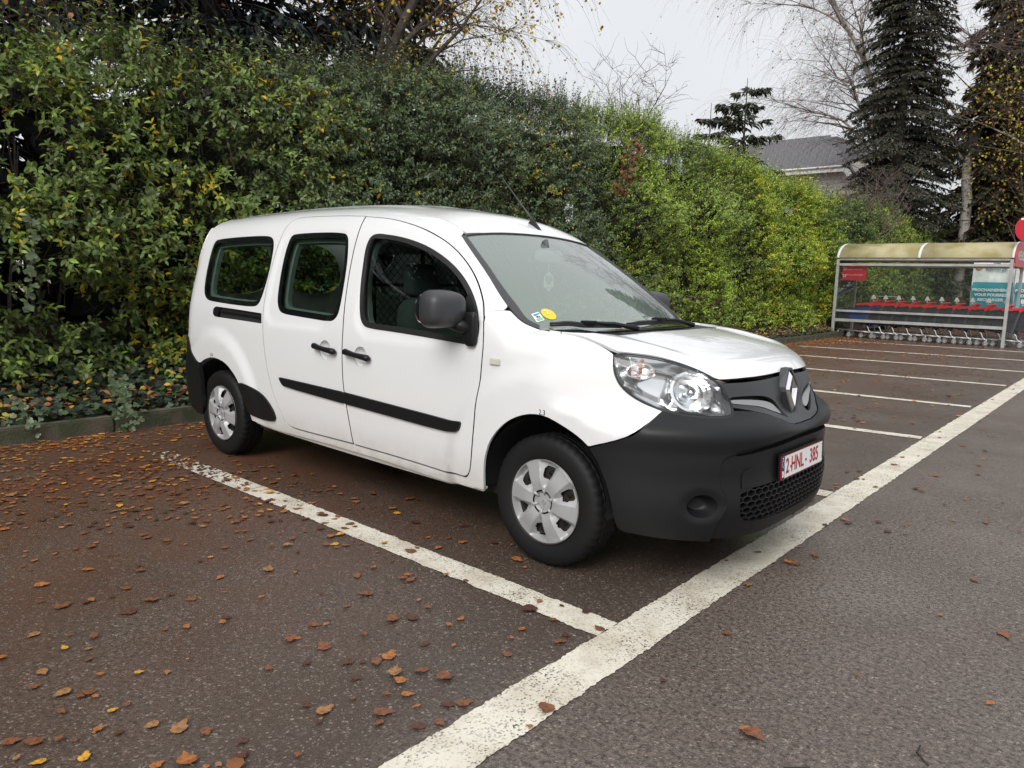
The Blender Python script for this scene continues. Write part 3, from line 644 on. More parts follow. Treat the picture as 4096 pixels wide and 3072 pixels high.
# ---------------------------------------------------------------- headlamps
L_hl = resample(hl2, .010)
for s in (1, -1):
    lp = L_hl if s == 1 else mirz(L_hl)
    rim = panel('headlamp', rubber_and_gap_shade, 'front', offset2(lp, .004), [offset2(lp, -.006)], van, .001, .03, .03)
    panel('lamp_lens', lens_glass, 'front', offset2(lp, -.005), [], rim, .004, .006, .025)
    # housing: a chromed bowl
    inner = offset2(lp, -.006); cx, cz = inner.mean(0); V = []; m_ = len(inner); rings = [(1., -.004), (.985, -.03), (.93, -.06), (.6, -.085), (.25, -.09)]
    for sc_, of in rings: V.append(surf('front', np.array([cx, cz])+(inner-[cx, cz])*sc_, of)[0])
    V = np.vstack(V); Fc = [(k*m_+i, k*m_+(i+1) % m_, (k+1)*m_+(i+1) % m_, (k+1)*m_+i) for k in range(len(rings)-1) for i in range(m_)]+[tuple((len(rings)-1)*m_+i for i in range(m_))]
    mesh('lamp_housing', V, Fc, mat('lamp_chrome', (.88, .89, .90), .13, metal=.9), rim, True)
    # main reflector: round dish facing ahead
    sg = -1 if s == 1 else 1
    ctr = np.array([.585, sg*.585, .880]); ax = np.array([.76, sg*.52, .36]); ax /= np.linalg.norm(ax); e1 = np.cross([0,0,1], ax); e1 /= np.linalg.norm(e1); e2 = np.cross(ax, e1)
    prof = [(.100,.045),(.100,.062),(.088,.064),(.084,.055),(.078,.040),(.066,.020),(.050,.002),(.030,-.010),(.012,-.015)]
    mb = MB(); nn = 40; V = []; Fc = []
    for k in range(nn):
        a = 2*math.pi*k/nn
        for r, hh in prof: V.append(ctr+e1*(r*1.08*math.cos(a))+e2*(r*.92*math.sin(a))+ax*(hh-.035))
    q = len(prof)
    for k in range(nn):
        for j in range(q-1): Fc.append((k*q+j, ((k+1) % nn)*q+j, ((k+1) % nn)*q+j+1, k*q+j+1))
    mesh('reflector_dish', V, Fc, mat('reflector_chrome', (.90, .91, .92), .10, metal=.9), rim, False)
    mb = MB(); mb.tube([ctr-ax*.05, ctr-ax*.005, ctr+ax*.018, ctr+ax*.026], [.012,.020,.020,.010], 12); mb.build('bulb_shield', mat('lamp_chrome', (.88,.89,.90), .13, metal=.9), rim)
    c2 = np.array([.395, sg*.690, .962]); a2 = np.array([.62, sg*.75, .2]); a2 /= np.linalg.norm(a2)
    mb = MB(); mb.tube([c2-a2*.04, c2-a2*.01, c2+a2*.012, c2+a2*.022], [.008,.010,.009,.004], 12); mb.build('indicator_bulb', mat('amber_bulb', (.50,.17,.05), .2, coat=.5), rim)
    e1 = np.cross([0,0,1], a2); e1 /= np.linalg.norm(e1); e2 = np.cross(a2, e1); V = []; Fc = []; nn = 28; pr = [(.052,.016),(.048,.018),(.044,.004),(.034,-.02),(.014,-.034)]; q = len(pr)
    for k in range(nn):
        a = 2*math.pi*k/nn
        for r, hh in pr: V.append(c2+e1*(r*1.25*math.cos(a))+e2*(r*.72*math.sin(a))+a2*(hh-.01))
    for k in range(nn):
        for j in range(q-1): Fc.append((k*q+j, ((k+1) % nn)*q+j, ((k+1) % nn)*q+j+1, k*q+j+1))
    mesh('indicator_reflector', V, Fc, mat('reflector_chrome', (.90,.91,.92), .10, metal=.9), rim, False)
    # lower chrome sweep
    sw = F2([[.36,-.77,.905],[.43,-.75,.868],[.52,-.70,.835],[.60,-.65,.815],[.68,-.58,.806]])
    if s == -1: sw = sw*[-1, 1]
    P1, _a = surf('front', sw, -.020); P2, _a = surf('front', sw+[0, .022], -.045)
    V = np.vstack([P1, P2]); q = len(sw); mesh('chrome_sweep', V, [(i, i+1, q+i+1, q+i) for i in range(q-1)], mat('lamp_chrome', (.88,.89,.90), .13, metal=.9), rim, True)
# ---------------------------------------------------------------- number plate
plate = empty('number_plate', (0,0,0)); plate.parent = van
PX, PZ = .886, .5389; tl = .04
plate.location = (PX, 0, PZ); plate.rotation_euler = (0, -tl, 0)
red = mat('plate_red', (.36, .012, .022), .4); pw = mat('plate_white', (.82, .82, .81), .3)
mb = MB(); mb.box((-.010,-.268,-.062), (-.002,.268,.064), .002); mb.box((-.004,-.266,.058), (.006,.266,.066), .002); mb.build('plate_holder', plastic, plate)
mb = MB(); mb.box((-.002,-.26,-.055), (.0015,.26,.055), .0008); mb.build('plate_border', red, plate)
mb = MB(); mb.box((.0016,-.2215,-.0505), (.0024,.2565,.0505)); mb.build('plate_field', pw, plate)
mb = MB(); mb.box((.0016,-.2565,-.0505), (.0024,-.2225,.0505)); mb.build('plate_band', mat('plate_blue', (.012,.018,.10), .35), plate)
def plate_text(s_, y, z, size, m, xs, bold):
    o = text_mesh(s_, size, m, 'plate_lettering', plate, 'CENTER', .0005, xs, bold); frame_to(o, (.0032, y, z), (0,1,0), (0,0,1)); return o
for s_, y in (('2', -.190), ('-', -.147), ('HNL', -.068), ('-', .040), ('385', .145)):
    plate_text(s_, y, -.001 if s_ != '-' else .0, .098 if s_ != '-' else .08, red, .80, .0015)
plate_text('B', -.2395, -.030, .036, mat('plate_letter_white', (.8,.8,.8), .4), 1., .001)
mb = MB()
for k in range(12):
    a = k*math.pi/6; y, z = -.2395+.0105*math.sin(a), .018+.0165*math.cos(a)
    st = [(y+ (0.0026 if i % 2 == 0 else .0011)*math.sin(i*math.pi/5), z+(0.0026 if i % 2 == 0 else .0011)*math.cos(i*math.pi/5)) for i in range(10)]
    mb.prism(st, 'x', .0025, .0030)
mb.build('plate_stars', mat('plate_letter_white', (.8,.8,.8), .4), plate)
for y in (-.245, .247):
    for z in (-.042, .043): mb = MB(); mb.tube([(.0024,y,z),(.005,y,z),(.006,y,z)], [.0045,.0042,.002], 10); mb.build('plate_screw', chrome, plate)
mb = MB()
for k in range(9): mb.box((.0025,.0385,-.043+k*.0105), (.0028,.0405,-.039+k*.0105))
mb.build('plate_dotted_mark', mat('plate_grey', (.45,.45,.45), .4), plate)
# ---------------------------------------------------------------- wheels
def tyre_mesh():
    V = []; Fc = []; n = 132
    prof = [(.196,.070),(.204,.086),(.225,.094),(.255,.098),(.280,.095),(.298,.088),(.308,.080),(.3135,.071),(.3165,.062),(.3165,.046),(.309,.044),(.309,.038),(.3170,.036),(.3170,.014),(.309,.012),(.309,.006),(.3172,.004)]
    prof = prof+[(r, -h) for r, h in prof[::-1]]; q = len(prof)
    for k in range(n):
        a = 2*math.pi*k/n
        for j, (r, h) in enumerate(prof):
            rr0 = r
            if r > .305 and abs(h) > .045: rr0 = r-(.006 if k % 3 == 0 else 0.)
            elif r > .316: rr0 = r-(.0035 if k % 3 == 1 else 0.)
            V.append((rr0*math.cos(a), -h, rr0*math.sin(a)))
    for k in range(n):
        for j in range(q-1): Fc.append((k*q+j, k*q+j+1, ((k+1) % n)*q+j+1, ((k+1) % n)*q+j))
    me = bpy.data.meshes.new('tyre'); me.from_pydata(V, [], [f_[::-1] for f_ in Fc]); me.update(); me.polygons.foreach_set('use_smooth', np.ones(len(me.polygons), bool)); me.set_sharp_from_angle(angle=R_(38)); me.materials.append(tyre_m); return me
def cover_mesh():
    Rr = .2085; rs = np.r_[np.linspace(.0, .05, 8), np.linspace(.055, .198, 44), [.203, .2075, .2085]]; n = 264; V = []; Fc = []
    off = R_(112)
    for k in range(n):
        a = 2*math.pi*k/n
        d = (a-off+math.pi/6) % (math.pi/3)-math.pi/6
        for r in rs:
            lat = abs(d)*r; hw = .022+.125*(r-.05)
            s_ = min(max((lat-hw)/.030, 0), 1)*float(sst(.062, .088, r))*float(sst(.2005, .186, r))
            h = .010+.018*float(sst(0, .1, r))-.016*float(sst(.10, .205, r))-.030*s_
            if r < .05: h = .006+.004*(1-(r/.05)**2)
            elif r < .062: h -= .004*(1-abs(d)/(math.pi/6))*0
            if r > .2: h = .012-.010*(r-.2)/.0085
            V.append((r*math.cos(a), -h, r*math.sin(a)))
    q = len(rs)
    for k in range(n):
        a = 2*math.pi*(k+.5)/n; d = (a-off) % (math.pi/3)-math.pi/6
        for j in range(q-1):
            r = (rs[j]+rs[j+1])/2; lat = d*r
            hole = (abs(lat)/(.0255+.17*(r-.14)))**4+(abs(r-.143)/.030)**4 < 1 if r < .19 else False
            sd = (a-off+math.pi/6) % (math.pi/3)-math.pi/6
            slit = .0525 < r < .0585 and abs(sd) < .36
            if hole or slit: continue
            Fc.append((k*q+j, ((k+1) % n)*q+j, ((k+1) % n)*q+j+1, k*q+j+1))
    me = bpy.data.meshes.new('wheel_cover'); me.from_pydata(V, [], Fc); me.update(); me.polygons.foreach_set('use_smooth', np.ones(len(me.polygons), bool)); me.set_sharp_from_angle(angle=R_(24)); me.materials.append(cover_m); return me
tm, cm = tyre_mesh(), cover_mesh()
rim_b = MB(); rim_b.lathe([(.206,-.060),(.200,-.045),(.192,-.030),(.178,-.022),(.15,-.024),(.11,-.030),(.07,-.024),(.0,-.022)], 60)
def wheel(x, side, steer=0.):
    w = empty('wheel', (x, side*.765, .3165)); w.parent = van; w.rotation_euler = (0, 0, 0 if side < 0 else math.pi)
    link('tyre', tm, None, w)
    c = link('wheel_cover', cm, None, w); c.location = (0, -.078, 0)
    rb = MB(); rb.V, rb.F, rb.S = list(rim_b.V), list(rim_b.F), list(rim_b.S); rm_ = rb.build('steel_rim', steel_m, w); rm_.location = (0, -.035, 0)
    for k in range(6):
        a = R_(142)+k*math.pi/3; hb = MB(); hb.tube([(.142*math.cos(a), -.066, .142*math.sin(a)), (.142*math.cos(a), -.0595, .142*math.sin(a))], .013, 16); hb.build('rim_hole', mat('black_void', (.003,.003,.003), .9), w)
        lb = MB(); lb.tube([(.062*math.cos(a), -.104, .062*math.sin(a)), (.046*math.cos(a), -.094, .046*math.sin(a)), (.034*math.cos(a), -.088, .034*math.sin(a))], [.006,.0055,.003], 8); lb.build('hub_rib', cover_m, w)
    em = MB(); pts = [(0,.017),(.0135,0),(0,-.017),(-.0135,0)]; pi_ = [(0,.009),(.006,0),(0,-.009),(-.006,0)]
    V = [(u, -.092, z) for u, z in pts]+[(u, -.092, z) for u, z in pi_]+[(u*1.05, -.086, z*1.05) for u, z in pts]
    em.add(V, [(i, (i+1) % 4, 4+(i+1) % 4, 4+i) for i in range(4)]+[(8+i, 8+(i+1) % 4, (i+1) % 4, i) for i in range(4)]).build('hub_emblem', cover_m, w)
    vb = MB(); a = R_(112-84-120); vb.tube([(.165*math.cos(a), -.07, .165*math.sin(a)), (.155*math.cos(a), -.10, .155*math.sin(a))], [.005,.005], 8); vb.build('valve', rubber_and_gap_shade, w)
    return w
for x in (0., -3.081):
    for s in (-1, 1): wheel(x, s)
# wheel housings and underbody
ub = MB()
for x, rr0 in ((0., .375), (-3.081, .375)):
    for s in (-1, 1):
        n = 24; V = []; Fc = []
        for k in range(n+1):
            a = R_(-4)+R_(188)*k/n
            V += [(x+rr0*math.cos(a), s*.880, .345+rr0*math.sin(a)), (x+rr0*math.cos(a), s*.50, .345+rr0*math.sin(a))]
        Fc = [(2*k, 2*k+1, 2*k+3, 2*k+2) for k in range(n)]; k0 = len(V); V.append((x, s*.50, .345)); Fc += [(2*k+1, k0, 2*k+3) for k in range(n)]
        h_ = MB().add(V, Fc, True).build('wheel_housing', void, van)
ub.box((-3.60,-.80,.24), (-3.45,.80,.60)); ub.box((-2.70,-.76,.255), (-.38,.76,.33)); ub.box((-3.5,-.50,.25), (.6,.50,.40)); ub.box((.40,-.50,.24), (.66,.50,.60)); ub.box((.40,-.42,.6), (.58,.42,.84))
ub.build('underbody', dark, van)
# ---------------------------------------------------------------- door mirrors
def superq(c, h, e, n=28, m_=18, shape=None):
    V = []; Fc = []
    sg = lambda v, p_: math.copysign(abs(v)**p_, v)
    for i in range(m_+1):
        v = -math.pi/2+math.pi*i/m_
        for k in range(n):
            u = 2*math.pi*k/n; p_ = [sg(math.cos(v), e)*sg(math.cos(u), e), sg(math.cos(v), e)*sg(math.sin(u), e), sg(math.sin(v), e)]
            if shape: p_ = shape(p_)
            V.append((c[0]+h[0]*p_[0], c[1]+h[1]*p_[1], c[2]+h[2]*p_[2]))
    for i in range(m_):
        for k in range(n): Fc.append((i*n+k, i*n+(k+1) % n, (i+1)*n+(k+1) % n, (i+1)*n+k))
    return V, Fc
for s in (-1, 1):
    d_ = doors['front_door'][0 if s < 0 else 1]
    def shp(p_): x, y, z = p_; return [x*(.85+.15*x), y, z*(1-.10*x)+.06*y*0]
    V, Fc = superq((-.560, -1.000, 1.200), (.088, .120, .092), .58, shape=shp)
    mr_ = mesh('door_mirror', np.array(V)*[1, -s, 1] if s > 0 else V, Fc if s < 0 else [q[::-1] for q in Fc], mat('mirror_shell', (.036,.037,.040), .46, spec=.45), d_, True)
    mb = MB(); mb.tube([(-.545,-.955,1.135),(-.50,-.93,1.120),(-.455,-.895,1.105)], [.030,.034,.030], 12)
    a = mb.build('mirror_arm', plastic, mr_)
    bx_ = superq((-.452,-.905,1.105), (.038,.020,.085), .5); b = mesh('mirror_foot', bx_[0], bx_[1], plastic, mr_, True)
    sail = loop2('side', [[-.575,-.79,1.285],[-.50,-.82,1.215],[-.455,-.85,1.16],[-.43,-.87,1.10],[-.435,-.885,1.05],[-.53,-.885,1.045],[-.545,-.84,1.15]], 1)
    c = panel('mirror_sail', plastic, 'side', sail, [], mr_, .005, .012, .03)
    mb = MB(); pts = [(-1.0+.105*math.cos(t)*abs(math.cos(t))**-.3, 1.20+.078*math.sin(t)*abs(math.sin(t))**-.3) for t in np.linspace(.01, 2*math.pi+.01, 28, endpoint=False)]
    mb.prism(pts, 'x', -.640, -.632); g_ = mb.build('mirror_glass', chrome, mr_)
    if s > 0:
        for o in (a, b, c, g_): o.data.transform(Matrix.Diagonal((1,-1,1,1))); o.data.flip_normals()
# ---------------------------------------------------------------- wipers, aerial, markings
def on_ws(y, v, off):                 # by lateral position and height on the windscreen
    return None
def wiper(p0, p1, arm, par):
    P, N = surf('ws', DOM['ws'][0](np.linspace(p0, p1, 12)), .012)
    mb = MB(); mb.tube(P, .008, 6); mb.tube(P+N*.010, [.004]*2+[.008]*8+[.004]*2, 6); o = mb.build('wiper_blade', rubber_and_gap_shade, par)
    mid = P[6]+N[6]*.02; A, Nn = surf('top', DOM['top'][0](np.array([arm])), .012)
    mb = MB(); mb.tube([mid, mid*.5+(A[0]+Nn[0]*.02)*.5, A[0]], [.006,.009,.013], 8); mb.build('wiper_arm', plastic, o)
    mb = MB(); mb.box((mid[0]-.035, mid[1]-.03, mid[2]-.008), (mid[0]+.03, mid[1]+.03, mid[2]+.008), .004); mb.build('wiper_clip', plastic, o)
    return o
wiper(np.array([-.16,-.64,1.13]), np.array([.06,-.36,1.11]), (.15,-.33,1.1), van)
wiper(np.array([.055,-.30,1.12]), np.array([.045,.30,1.12]), (.16,.22,1.1), van)
P, N = surf('top', DOM['top'][0](np.array([[-.915,.13,1.65]])), 0.)
b_ = P[0]; mb = MB(); mb.add([(b_[0]-.055,b_[1]-.024,b_[2]+.012),(b_[0]+.05,b_[1]-.020,b_[2]-.040),(b_[0]+.05,b_[1]+.020,b_[2]-.040),(b_[0]-.055,b_[1]+.024,b_[2]+.012),(b_[0]-.035,b_[1]-.006,b_[2]+.052),(b_[0]-.01,b_[1]-.005,b_[2]+.038),(b_[0]-.01,b_[1]+.005,b_[2]+.038),(b_[0]-.035,b_[1]+.006,b_[2]+.052)], [(0,1,5,4),(1,2,6,5),(2,3,7,6),(3,0,4,7),(4,5,6,7)])
ab = mb.build('aerial', plastic, van)
mb = MB(); mb.tube([(b_[0]-.025,b_[1],b_[2]+.045),(b_[0]-.085,b_[1],b_[2]+.105),(b_[0]-.10,b_[1],b_[2]+.120),(b_[0]-.29,b_[1],b_[2]+.315)], [.007,.006,.0045,.0036], 8); mb.build('aerial_rod', mat('aerial_grey', (.05,.05,.055), .5), ab)
ink = mat('small_black_print', (.02,.02,.02), .5)
for s_, pt, par, sz in (('2.3', (.022,-.91,.752), wing, .034), ('2.0', (-3.087,-.91,.749), bs, .034)):
    U = DOM['side'][0](np.array([pt])); P, N = surf('side', U, .002); o = text_mesh(s_, sz, ink, 'tyre_pressure_mark', par, xs=.95)
    n = Vector(N[0]); frame_to(o, P[0], (1, 0, 0), n.cross(Vector((1, 0, 0))))
# ---------------------------------------------------------------- interior
cab = MB(); cab.box((-3.55,-.80,.50), (-.35,.80,.53)); cab.build('cabin_floor', mat('floor_mat', (.06,.06,.06), .9), van)
inn_o = resample(chaikin(DOM['side'][0](np.array([[-.50,-.86,1.10],[-.62,-.72,1.40],[-.85,-.63,1.57]]+[[x, y+.0, z] for x, y, z in sp_[4:].tolist()]+[[-3.50,-.70,1.6],[-3.52,-.80,1.2],[-3.50,-.87,.60],[-3.4,-.90,.76],[-3.08,-.9,.80],[-2.7,-.9,.76],[-2.5,-.9,.40],[-.50,-.89,.40]])), 1), .03)
L_in = [offset2(L_dg, -.02), offset2(L_sg, -.048), offset2(L_rg, -.048)]
panel('interior_lining', lining, 'side', inn_o, L_in, van, -.045, .03, .06, mirror=True)
panel('headlining', lining, 'top', resample(DOM['top'][0](np.array([[-.90,-.56,1.6],[-3.5,-.56,1.7],[-3.5,.56,1.7],[-.90,.56,1.6]])), .05), [], van, -.035, 0, .08)
for s in (-1, 1):                       # front seats
    st = empty('seat', (-1.12, s*.40, 0)); st.parent = van
    for nm, c, h, e in (('seat_cushion', (.16,0,.66), (.27,.25,.10), .45), ('seat_back', (-.14,0,.93), (.095,.24,.30), .5), ('headrest', (-.19,0,1.33), (.05,.125,.105), .5)):
        V, Fc = superq(c, h, e)
        if nm != 'seat_cushion': V = [(x-(z-.9)*.18, y, z) for x, y, z in V]
        mesh(nm, V, Fc, seat_m, st, True)
    mb = MB(); mb.tube([(-.21,-.05,1.18),(-.24,-.05,1.27)], .007, 8); mb.build('headrest_post', chrome, st); mb = MB(); mb.tube([(-.21,.05,1.18),(-.24,.05,1.27)], .007, 8); mb.build('headrest_post', chrome, st)
mb = MB()                               # wire partition behind the seats
for i in range(-40, 41):
    for sl_ in (-1, 1):
        y0 = i*.055; a, b = [], []
        for z in np.linspace(.95, 1.70, 16):
            y = y0+sl_*(z-1.3)
            if abs(y) < .78-.35*max(z-1.15, 0)*.9: a.append((-1.60, y, z))
        if len(a) > 1: mb.tube([a[0], a[-1]], .0022, 4, False)
for z in (.95, 1.30, 1.64): mb.bar((-1.60,-.70 if z < 1.5 else -.58,z), (-1.60,.70 if z < 1.5 else .58,z), .02, .02)
for y in (-.60,-.2,.2,.60): mb.bar((-1.60,y,.5), (-1.60,y,1.66), .02, .02, (1,0,0))
mb.build('wire_partition', mat('black_wire', (.008,.008,.008), .6), van)
V, Fc = superq((-.42, 0, .90), (.34, .78, .16), .45); dsh = mesh('dashboard', V, Fc, dash_m, van, True)
V, Fc = superq((-.50, .40, 1.03), (.16, .20, .07), .7); mesh('instrument_hood', V, Fc, dash_m, dsh, True)
mb = MB(); c = Vector((-.74,.40,1.03)); ax = Vector((-.80,0,.60)).normalized(); e1 = Vector((0,1,0)); e2 = ax.cross(e1)
mb.tube([c+(e1*math.cos(t)+e2*math.sin(t))*.185 for t in np.linspace(0, 2*math.pi, 40)], .016, 10, False)
for t in (R_(0), R_(180), R_(270)): mb.tube([c-ax*.02, c+(e1*math.cos(t)+e2*math.sin(t))*.18], [.022,.014], 8)
V, Fc = superq(c-ax*.02, (.05,.07,.05), .7); mb.add(V, Fc, True); mb.build('steering_wheel', mat('steering_rim', (.02,.02,.02), .5), van)
V, Fc = superq((-.700, .0, 1.492), (.016, .125, .036), .4); im = mesh('interior_mirror', V, Fc, mat('mirror_back_grey', (.45,.47,.46), .5), van, True)
mb = MB(); mb.tube([(-.70,0,1.52),(-.715,0,1.555),(-.735,0,1.585)], [.010,.012,.02], 8); mb.build('mirror_stalk', dash_m, im)
mb = MB(); mb.tube([(-.70,.004,1.455),(-.695,.004,1.40)], .0018, 5); mb.tube([(-.70,-.004,1.455),(-.695,-.004,1.40)], .0018, 5); 
hx = [(0.052*math.sin(k*math.pi/3), 1.345+.060*math.cos(k*math.pi/3)) for k in range(6)]
ht = mb.prism(hx, 'x', -.696, -.694).build('hanging_tag', mat('tag_white', (.82,.84,.83), .6), van)
o = text_mesh('CARWASH', .018, mat('tag_grey', (.18,.22,.21), .6), 'tag_lettering', ht); frame_to(o, (-.6932, 0, 1.306), (0,1,0), (0,0,1))
mb = MB()                               # the tag's motif: two discs and a body
def disc(y, z, r, r2=0): return [(y+r*math.cos(t), z+(r2 or r)*math.sin(t)) for t in np.linspace(0, 2*math.pi, 20, endpoint=False)]
mb.prism(disc(-.017,1.362,.019), 'x', -.6938, -.6932); mb.prism(disc(.017,1.362,.019), 'x', -.6938, -.6931); mb.prism([(-.022,1.350),(.022,1.350),(.014,1.328),(-.014,1.328)], 'x', -.6938, -.6930)
mb.build('tag_motif', mat('tag_grey', (.18,.22,.21), .6), ht)
# stickers behind the glass
def sticker(name, pts, m, par, of=.004):
    L = DOM['ws'][0](np.array(pts)); return panel(name, m, 'ws', resample(L, .01) if len(L) < 8 else L, [], par, of, 0, .02)
s1 = sticker('vignette', [[-.264,-.669,1.185],[-.263,-.612,1.196],[-.214,-.623,1.157],[-.216,-.680,1.147]], mat('vignette_white', (.85,.87,.86), .4), wsc, -.001)
sticker('vignette_top', [[-.259,-.664,1.181],[-.258,-.617,1.191],[-.250,-.620,1.184],[-.250,-.666,1.174]], mat('vignette_blue', (.10,.28,.55), .4), s1, .001)
sticker('vignette_foot', [[-.232,-.670,1.160],[-.231,-.624,1.170],[-.219,-.626,1.160],[-.220,-.673,1.150]], mat('vignette_green', (.18,.50,.25), .4), s1, .001)
cv = DOM['ws'][0](np.array([[-.236,-.565,1.185]]))[0]
s2 = panel('emission_disc', mat('disc_yellow', (.75,.55,.02), .4), 'ws', np.stack([cv[0]+.042*np.cos(th), cv[1]+.042*np.sin(th)], 1), [], wsc, -.001, 0, .02)
def ws_text(s_, dy, dv, size, m, par):
    P, N = surf('ws', np.array([[cv[0]+dy, cv[1]+dv]]), .002); o = text_mesh(s_, size, m, 'sticker_lettering', par, bold=.0008); n = Vector(N[0]); frame_to(o, P[0], Vector((0,1,0)), n.cross(Vector((0,1,0)))); return o
ws_text('2', -.004, .012, .042, pw, s2)
c1 = DOM['ws'][0](np.array([[-.2385,-.646,1.172]]))[0]-cv
ws_text('2024', c1[0], c1[1], .017, ink, s1)
# ================================================================ fast builders for foliage and branches
def fastmesh(name, V, Fidx, cols, m, parent=None, kind=None, smooth=False):
    """V (n,3), Fidx (f,k) all the same corner count, cols (n,3) the leaf's own colour"""
    V = np.asarray(V, np.float32); Fidx = np.asarray(Fidx, np.int32); k = Fidx.shape[1]; f_ = len(Fidx)
    me = bpy.data.meshes.new(name); me.vertices.add(len(V)); me.vertices.foreach_set('co', V.ravel())
    me.loops.add(f_*k); me.loops.foreach_set('vertex_index', Fidx.ravel()); me.polygons.add(f_)
    me.polygons.foreach_set('loop_start', np.arange(0, f_*k, k, dtype=np.int32)); me.polygons.foreach_set('loop_total', np.full(f_, k, np.int32))
    if smooth: me.polygons.foreach_set('use_smooth', np.ones(f_, bool))
    if cols is not None:
        at = me.color_attributes.new('tint', 'FLOAT_COLOR', 'POINT'); c = np.ones((len(V), 4), np.float32); c[:, :3] = cols; at.data.foreach_set('color', c.ravel())
    me.update(calc_edges=True)
    o = link(name, me, m, parent)
    if kind: o['kind'] = kind
    return o
def leaf_mat(name, rough=.5, trans=.25, spec=.35):
    m = bpy.data.materials.new(name); m.use_nodes = True; t = m.node_tree; b = t.nodes['Principled BSDF']
    a = nd(t, 'ShaderNodeAttribute', attribute_name='tint'); t.links.new(a.outputs['Color'], b.inputs['Base Color'])
    b.inputs['Roughness'].default_value = rough; b.inputs['Specular IOR Level'].default_value = spec
    tl_ = nd(t, 'ShaderNodeBsdfTranslucent'); t.links.new(a.outputs['Color'], tl_.inputs[0]); mx = nd(t, 'ShaderNodeMixShader'); mx.inputs[0].default_value = trans
    t.links.new(b.outputs[0], mx.inputs[1]); t.links.new(tl_.outputs[0], mx.inputs[2]); t.links.new(mx.outputs[0], t.nodes['Material Output'].inputs[0]); return m
LEAF = leaf_mat('living_leaf', .42, .22, .4); DRY = leaf_mat('dry_leaf', .6, .12, .3); NEEDLE = mat('needles', (.03,.04,.03), .6, spec=.3); _t = NEEDLE.node_tree; _a = nd(_t, 'ShaderNodeAttribute', attribute_name='tint'); _t.links.new(_a.outputs['Color'], _t.nodes['Principled BSDF'].inputs['Base Color'])
def norm(a): return a/np.maximum(np.linalg.norm(a, axis=-1, keepdims=True), 1e-9)
LSH6 = np.array([[0,0,0],[-.5,.33,.10],[-.42,.68,.08],[0,1,-.05],[.42,.68,.08],[.5,.33,.10],[0,.5,-.03]])
LSH6 = LSH6[:6]; LF6 = np.array([[0,5,1],[1,5,4],[1,4,2],[2,4,3]])
LSH4 = np.array([[0,0,0],[-.5,.45,.10],[0,1,-.04],[.5,.45,.10]]); LF4 = np.array([[0,2,1],[0,3,2]])
def leaves(P, D, N, L, Wd, cols, fine=True):
    D = norm(D); S = norm(np.cross(D, N)); N = np.cross(S, D); sh, ff = (LSH6, LF6) if fine else (LSH4, LF4); n = len(P); k = len(sh)
    L = np.broadcast_to(L, n)[:, None, None]; Wd = np.broadcast_to(Wd, n)[:, None, None]
    V = P[:, None]+S[:, None]*sh[None, :, :1]*Wd+D[:, None]*sh[None, :, 1:2]*L+N[:, None]*sh[None, :, 2:]*L
    Fc = (ff[None]+np.arange(n)[:, None, None]*k).reshape(-1, 3)
    return V.reshape(-1, 3), Fc, np.repeat(cols, k, 0)
def twigs(A, B, ra, rb, n=3):
    A, B = np.asarray(A, float), np.asarray(B, float); ra = np.broadcast_to(ra, len(A)); rb = np.broadcast_to(rb, len(A))
    T = norm(B-A); ref = np.where(np.abs(T[:, 2:]) > .9, [[1., 0, 0]], [[0, 0, 1.]]); S = norm(np.cross(T, ref)); U = np.cross(S, T)
    a = np.arange(n)*2*np.pi/n; ring_ = S[:, None]*np.cos(a)[None, :, None]+U[:, None]*np.sin(a)[None, :, None]
    V = np.concatenate([A[:, None]+ring_*ra[:, None, None], B[:, None]+ring_*rb[:, None, None]], 1)
    q = np.array([[i, (i+1) % n, n+(i+1) % n, n+i] for i in range(n)]); Fc = (q[None]+np.arange(len(A))[:, None, None]*2*n).reshape(-1, 4)
    return V.reshape(-1, 3), Fc
def vnoise(P, sc, seed=0):
    r = np.random.default_rng(seed); o = np.zeros(len(P))
    for k in range(5):
        w = r.normal(size=3)*sc*(1+.6*k); o += np.sin(P@w+r.uniform(0, 6.28))/(1+.5*k)
    return o/2.2
def pick(cols, wts, n, r):
    c = np.array(cols)[r.choice(len(cols), n, p=np.array(wts)/sum(wts))]; return np.clip(c*r.normal(1, .16, (n, 1))*r.normal(1, .06, (n, 3)), .004, 1)
bark = mat('brown_bark', (.055,.045,.036), .9, var=((.10,.085,.07), 14, 4, .35, .7), bump=(60, .6, .01))
birch_bark = mat('birch_bark', (.42,.38,.34), .8, var=((.06,.05,.045), 9, 5, .50, .68), bump=(40, .4, .005))
twig_m = mat('thin_twig', (.085,.062,.050), .85); twig_r = mat('reddish_twig', (.16,.12,.105), .85); dark_twig = mat('dark_twig', (.030,.024,.019), .9)
core_m = mat('hedge_shade_backing', (.008,.010,.006), .95, var=((.030,.036,.016), 28, 5, .50, .66))

